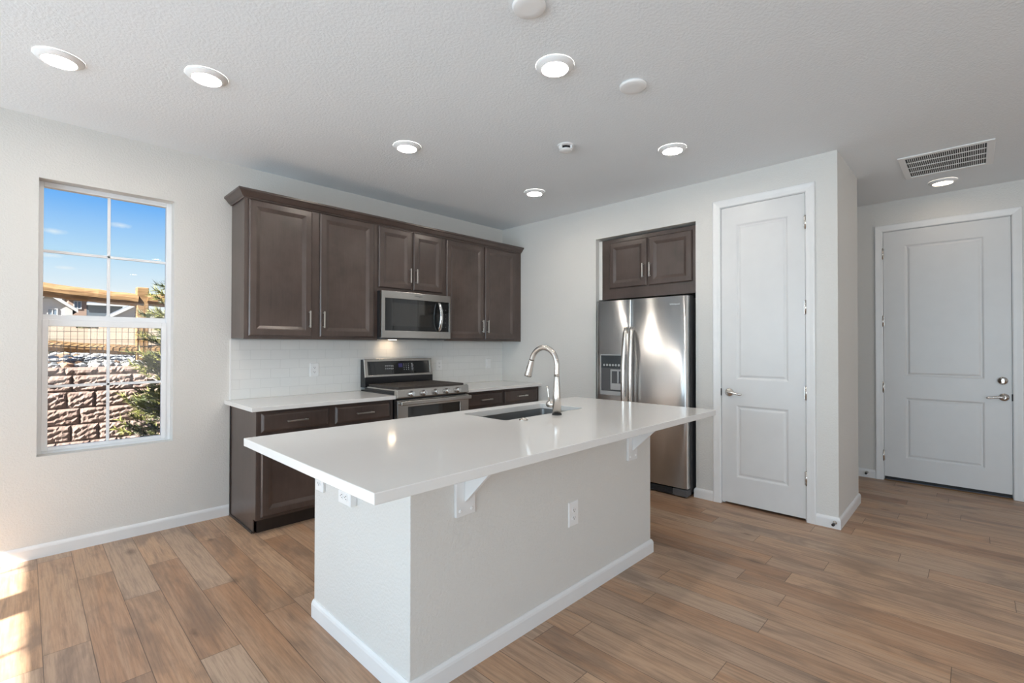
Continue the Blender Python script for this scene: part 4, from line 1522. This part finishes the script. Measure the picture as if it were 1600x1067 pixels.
for z in [0.16 + 0.10 * i for i in range(20)]:
    frac = (z + 0.2) / 2.36
    reach = 0.60 * (1 - frac ** 2.6) + 0.09
    for b_ in range(16):
        ph = random.uniform(0, 6.283)
        L = reach * random.uniform(0.72, 1.05)
        d = Vector((math.cos(ph), math.sin(ph) * 0.78, random.uniform(0.15, 0.5)))
        p0 = Vector((TX, TY, z))
        p1 = p0 + d * L * 0.55
        p2 = p0 + Vector((d.x, d.y, d.z * 1.25)) * L
        tk.tube([p0, p1, p2], [0.011, 0.008, 0.004], 6)
        for t in [0.35 + 0.11 * q for q in range(7)]:
            pt = p0.lerp(p2, t)
            dd = (p2 - p0).normalized() + Vector((random.uniform(-.7, .7), random.uniform(-.7, .7), random.uniform(-.2, .6)))
            tuft(pt + dd * 0.03, dd, 0.13, 34, 0.75)
tk.build('trunk', M['bark'], r)
nd.build('needles', [M['needle_a'], M['needle_b']], r)


def shrub(x, y, z, rx, rz, mat, label, n=240):
    m = MB()
    for i in range(n):
        u, v = random.uniform(0, 6.283), random.uniform(-0.15, 1)
        q = math.sqrt(max(0, 1 - v * v)) * random.uniform(0.75, 1.05)
        p = Vector((x + rx * q * math.cos(u), y + rx * q * math.sin(u), z + rz * v * random.uniform(0.8, 1.05)))
        s = rx * random.uniform(0.09, 0.2)
        d = (p - Vector((x, y, z))).normalized()
        a = d.orthogonal().normalized() * s
        b = d.cross(a)
        m.face([p - a, p + b * 0.6, p + a + d * s * 0.5])
        m.face([p - b, p + a * 0.6 + d * s * 0.5, p + b])
    tag(m.build('shrub', mat, loc=(x, y, z)), label, 'shrub')


shrub(-3.92, 3.75, 1.235, 0.22, 0.13, M['juniper'], 'low dark green juniper behind the lower fence rail')
shrub(1.1, 44, 2.55, 0.9, 0.6, M['sage'], 'distant round shrub beside the pine tree')
shrub(-1.0, 41, 2.45, 0.6, 0.45, M['sage'], 'distant small shrub in the middle of the dry field')
shrub(-2.0, 47, 2.7, 1.1, 0.8, M['sage'], 'distant wide shrub on the window side of the dry field')


def house(x0, x1, y0, y1, zb, ze, zr, axis, wm, label, wins=(), over=0.5):
    r = thing('house', ((x0 + x1) / 2, (y0 + y1) / 2, zb), label, 'house')
    if axis == 'y':        # gable faces the viewer
        xm = (x0 + x1) / 2
        MB().rings([[(x0, y, zb), (x1, y, zb), (x1, y, ze), (xm, y, zr), (x0, y, ze)] for y in (y0, y1)]).build('wall', wm, r)
        k = (zr - ze) / (xm - x0)
        rf = MB()
        for s, xa in ((1, x0), (-1, x1)):
            rf.rings([[(xa - s * over, y, ze - k * over), (xm, y, zr), (xm, y, zr + 0.25), (xa - s * over, y, ze - k * over + 0.25)] for y in (y0 - over, y1 + over)])
        rf.build('roof', M['shingle'], r)
        tr = MB()
        for s, xa in ((1, x0), (-1, x1)):
            tr.rings([[(xa - s * over, y, ze - k * over - 0.2), (xm, y, zr - 0.2), (xm, y, zr + 0.22), (xa - s * over, y, ze - k * over + 0.22)] for y in (y0 - over - 0.06, y0 - over - 0.005)])
        tr.build('fascia', M['house_white'], r)
    else:
        ym = (y0 + y1) / 2
        MB().box(WORLD, x0, x1, y0, y1, zb, ze).build('wall', wm, r)
        q = min((x1 - x0) * 0.3, 3.0)
        MB().rings([[(x0 - over, y0 - over, ze), (x1 + over, y0 - over, ze), (x1 + over, y1 + over, ze), (x0 - over, y1 + over, ze)],
                    [(x0 + q, ym - 0.05, zr), (x1 - q, ym - 0.05, zr), (x1 - q, ym + 0.05, zr), (x0 + q, ym + 0.05, zr)]]).build('roof', M['shingle'], r)
        MB().box(WORLD, x0 - over, x1 + over, y0 - over - 0.05, y0 - over - 0.002, ze - 0.25, ze + 0.1).build('fascia', M['house_white'], r)
    for (a, b, lo, hi) in wins:
        f = ring_frame(Fr((0, y0, 0), (1, 0, 0)), a, b, lo, hi, (0.12,) * 4, 0.0, 0.10).build('window', M['house_white'], r)
        MB().box(Fr((0, y0, 0), (1, 0, 0)), a + 0.1, b - 0.1, lo + 0.1, hi - 0.1, 0.005, 0.05).build('pane', M['house_glass'], f)
        MB().box(Fr((0, y0, 0), (1, 0, 0)), (a + b) / 2 - 0.05, (a + b) / 2 + 0.05, lo + 0.1, hi - 0.1, 0.05, 0.09).build('glazing_bar', M['house_white'], f)


house(-4.3, 0.15, 78, 86, 4.6, 6.0, 7.7, 'y', M['house_white'], 'white gabled garage at the far side of the dry field', [(-2.2, -1.2, 5.0, 5.9)])
house(0.3, 2.3, 90, 100, 4.8, 8.2, 9.2, 'x', M['house_tan'], 'tan house with a white framed window across the field', [(0.85, 1.75, 6.6, 7.8)])
house(2.6, 8.0, 104, 116, 4.9, 8.4, 10.6, 'x', M['house_blue'], 'blue grey house with slate hip roof across the field')
house(4.2, 9.2, 78, 86, 4.6, 5.4, 7.0, 'y', M['house_white'], 'white gabled house half hidden by the pine tree', [(6.2, 7.0, 4.8, 5.5)])

# repeats share a group
GROUPS = {'wall_cabinet': 'dark wall cabinets around the microwave', 'base_cabinet': 'dark base cabinets beside the range', 'countertop': 'quartz countertops on the base cabinets',
          'outlet': 'white electrical outlets', 'support_bracket': 'white brackets under the island overhang', 'ceiling_cover': 'round white ceiling covers', 'door_stop': 'baseboard door stops',
          'shrub': 'shrubs beyond the fence', 'house': 'houses across the field'}
for o in list(scene.objects):
    k = o.name.split('.')[0]
    if o.parent is None and k in GROUPS and 'label' in o:
        o['group'] = GROUPS[k]
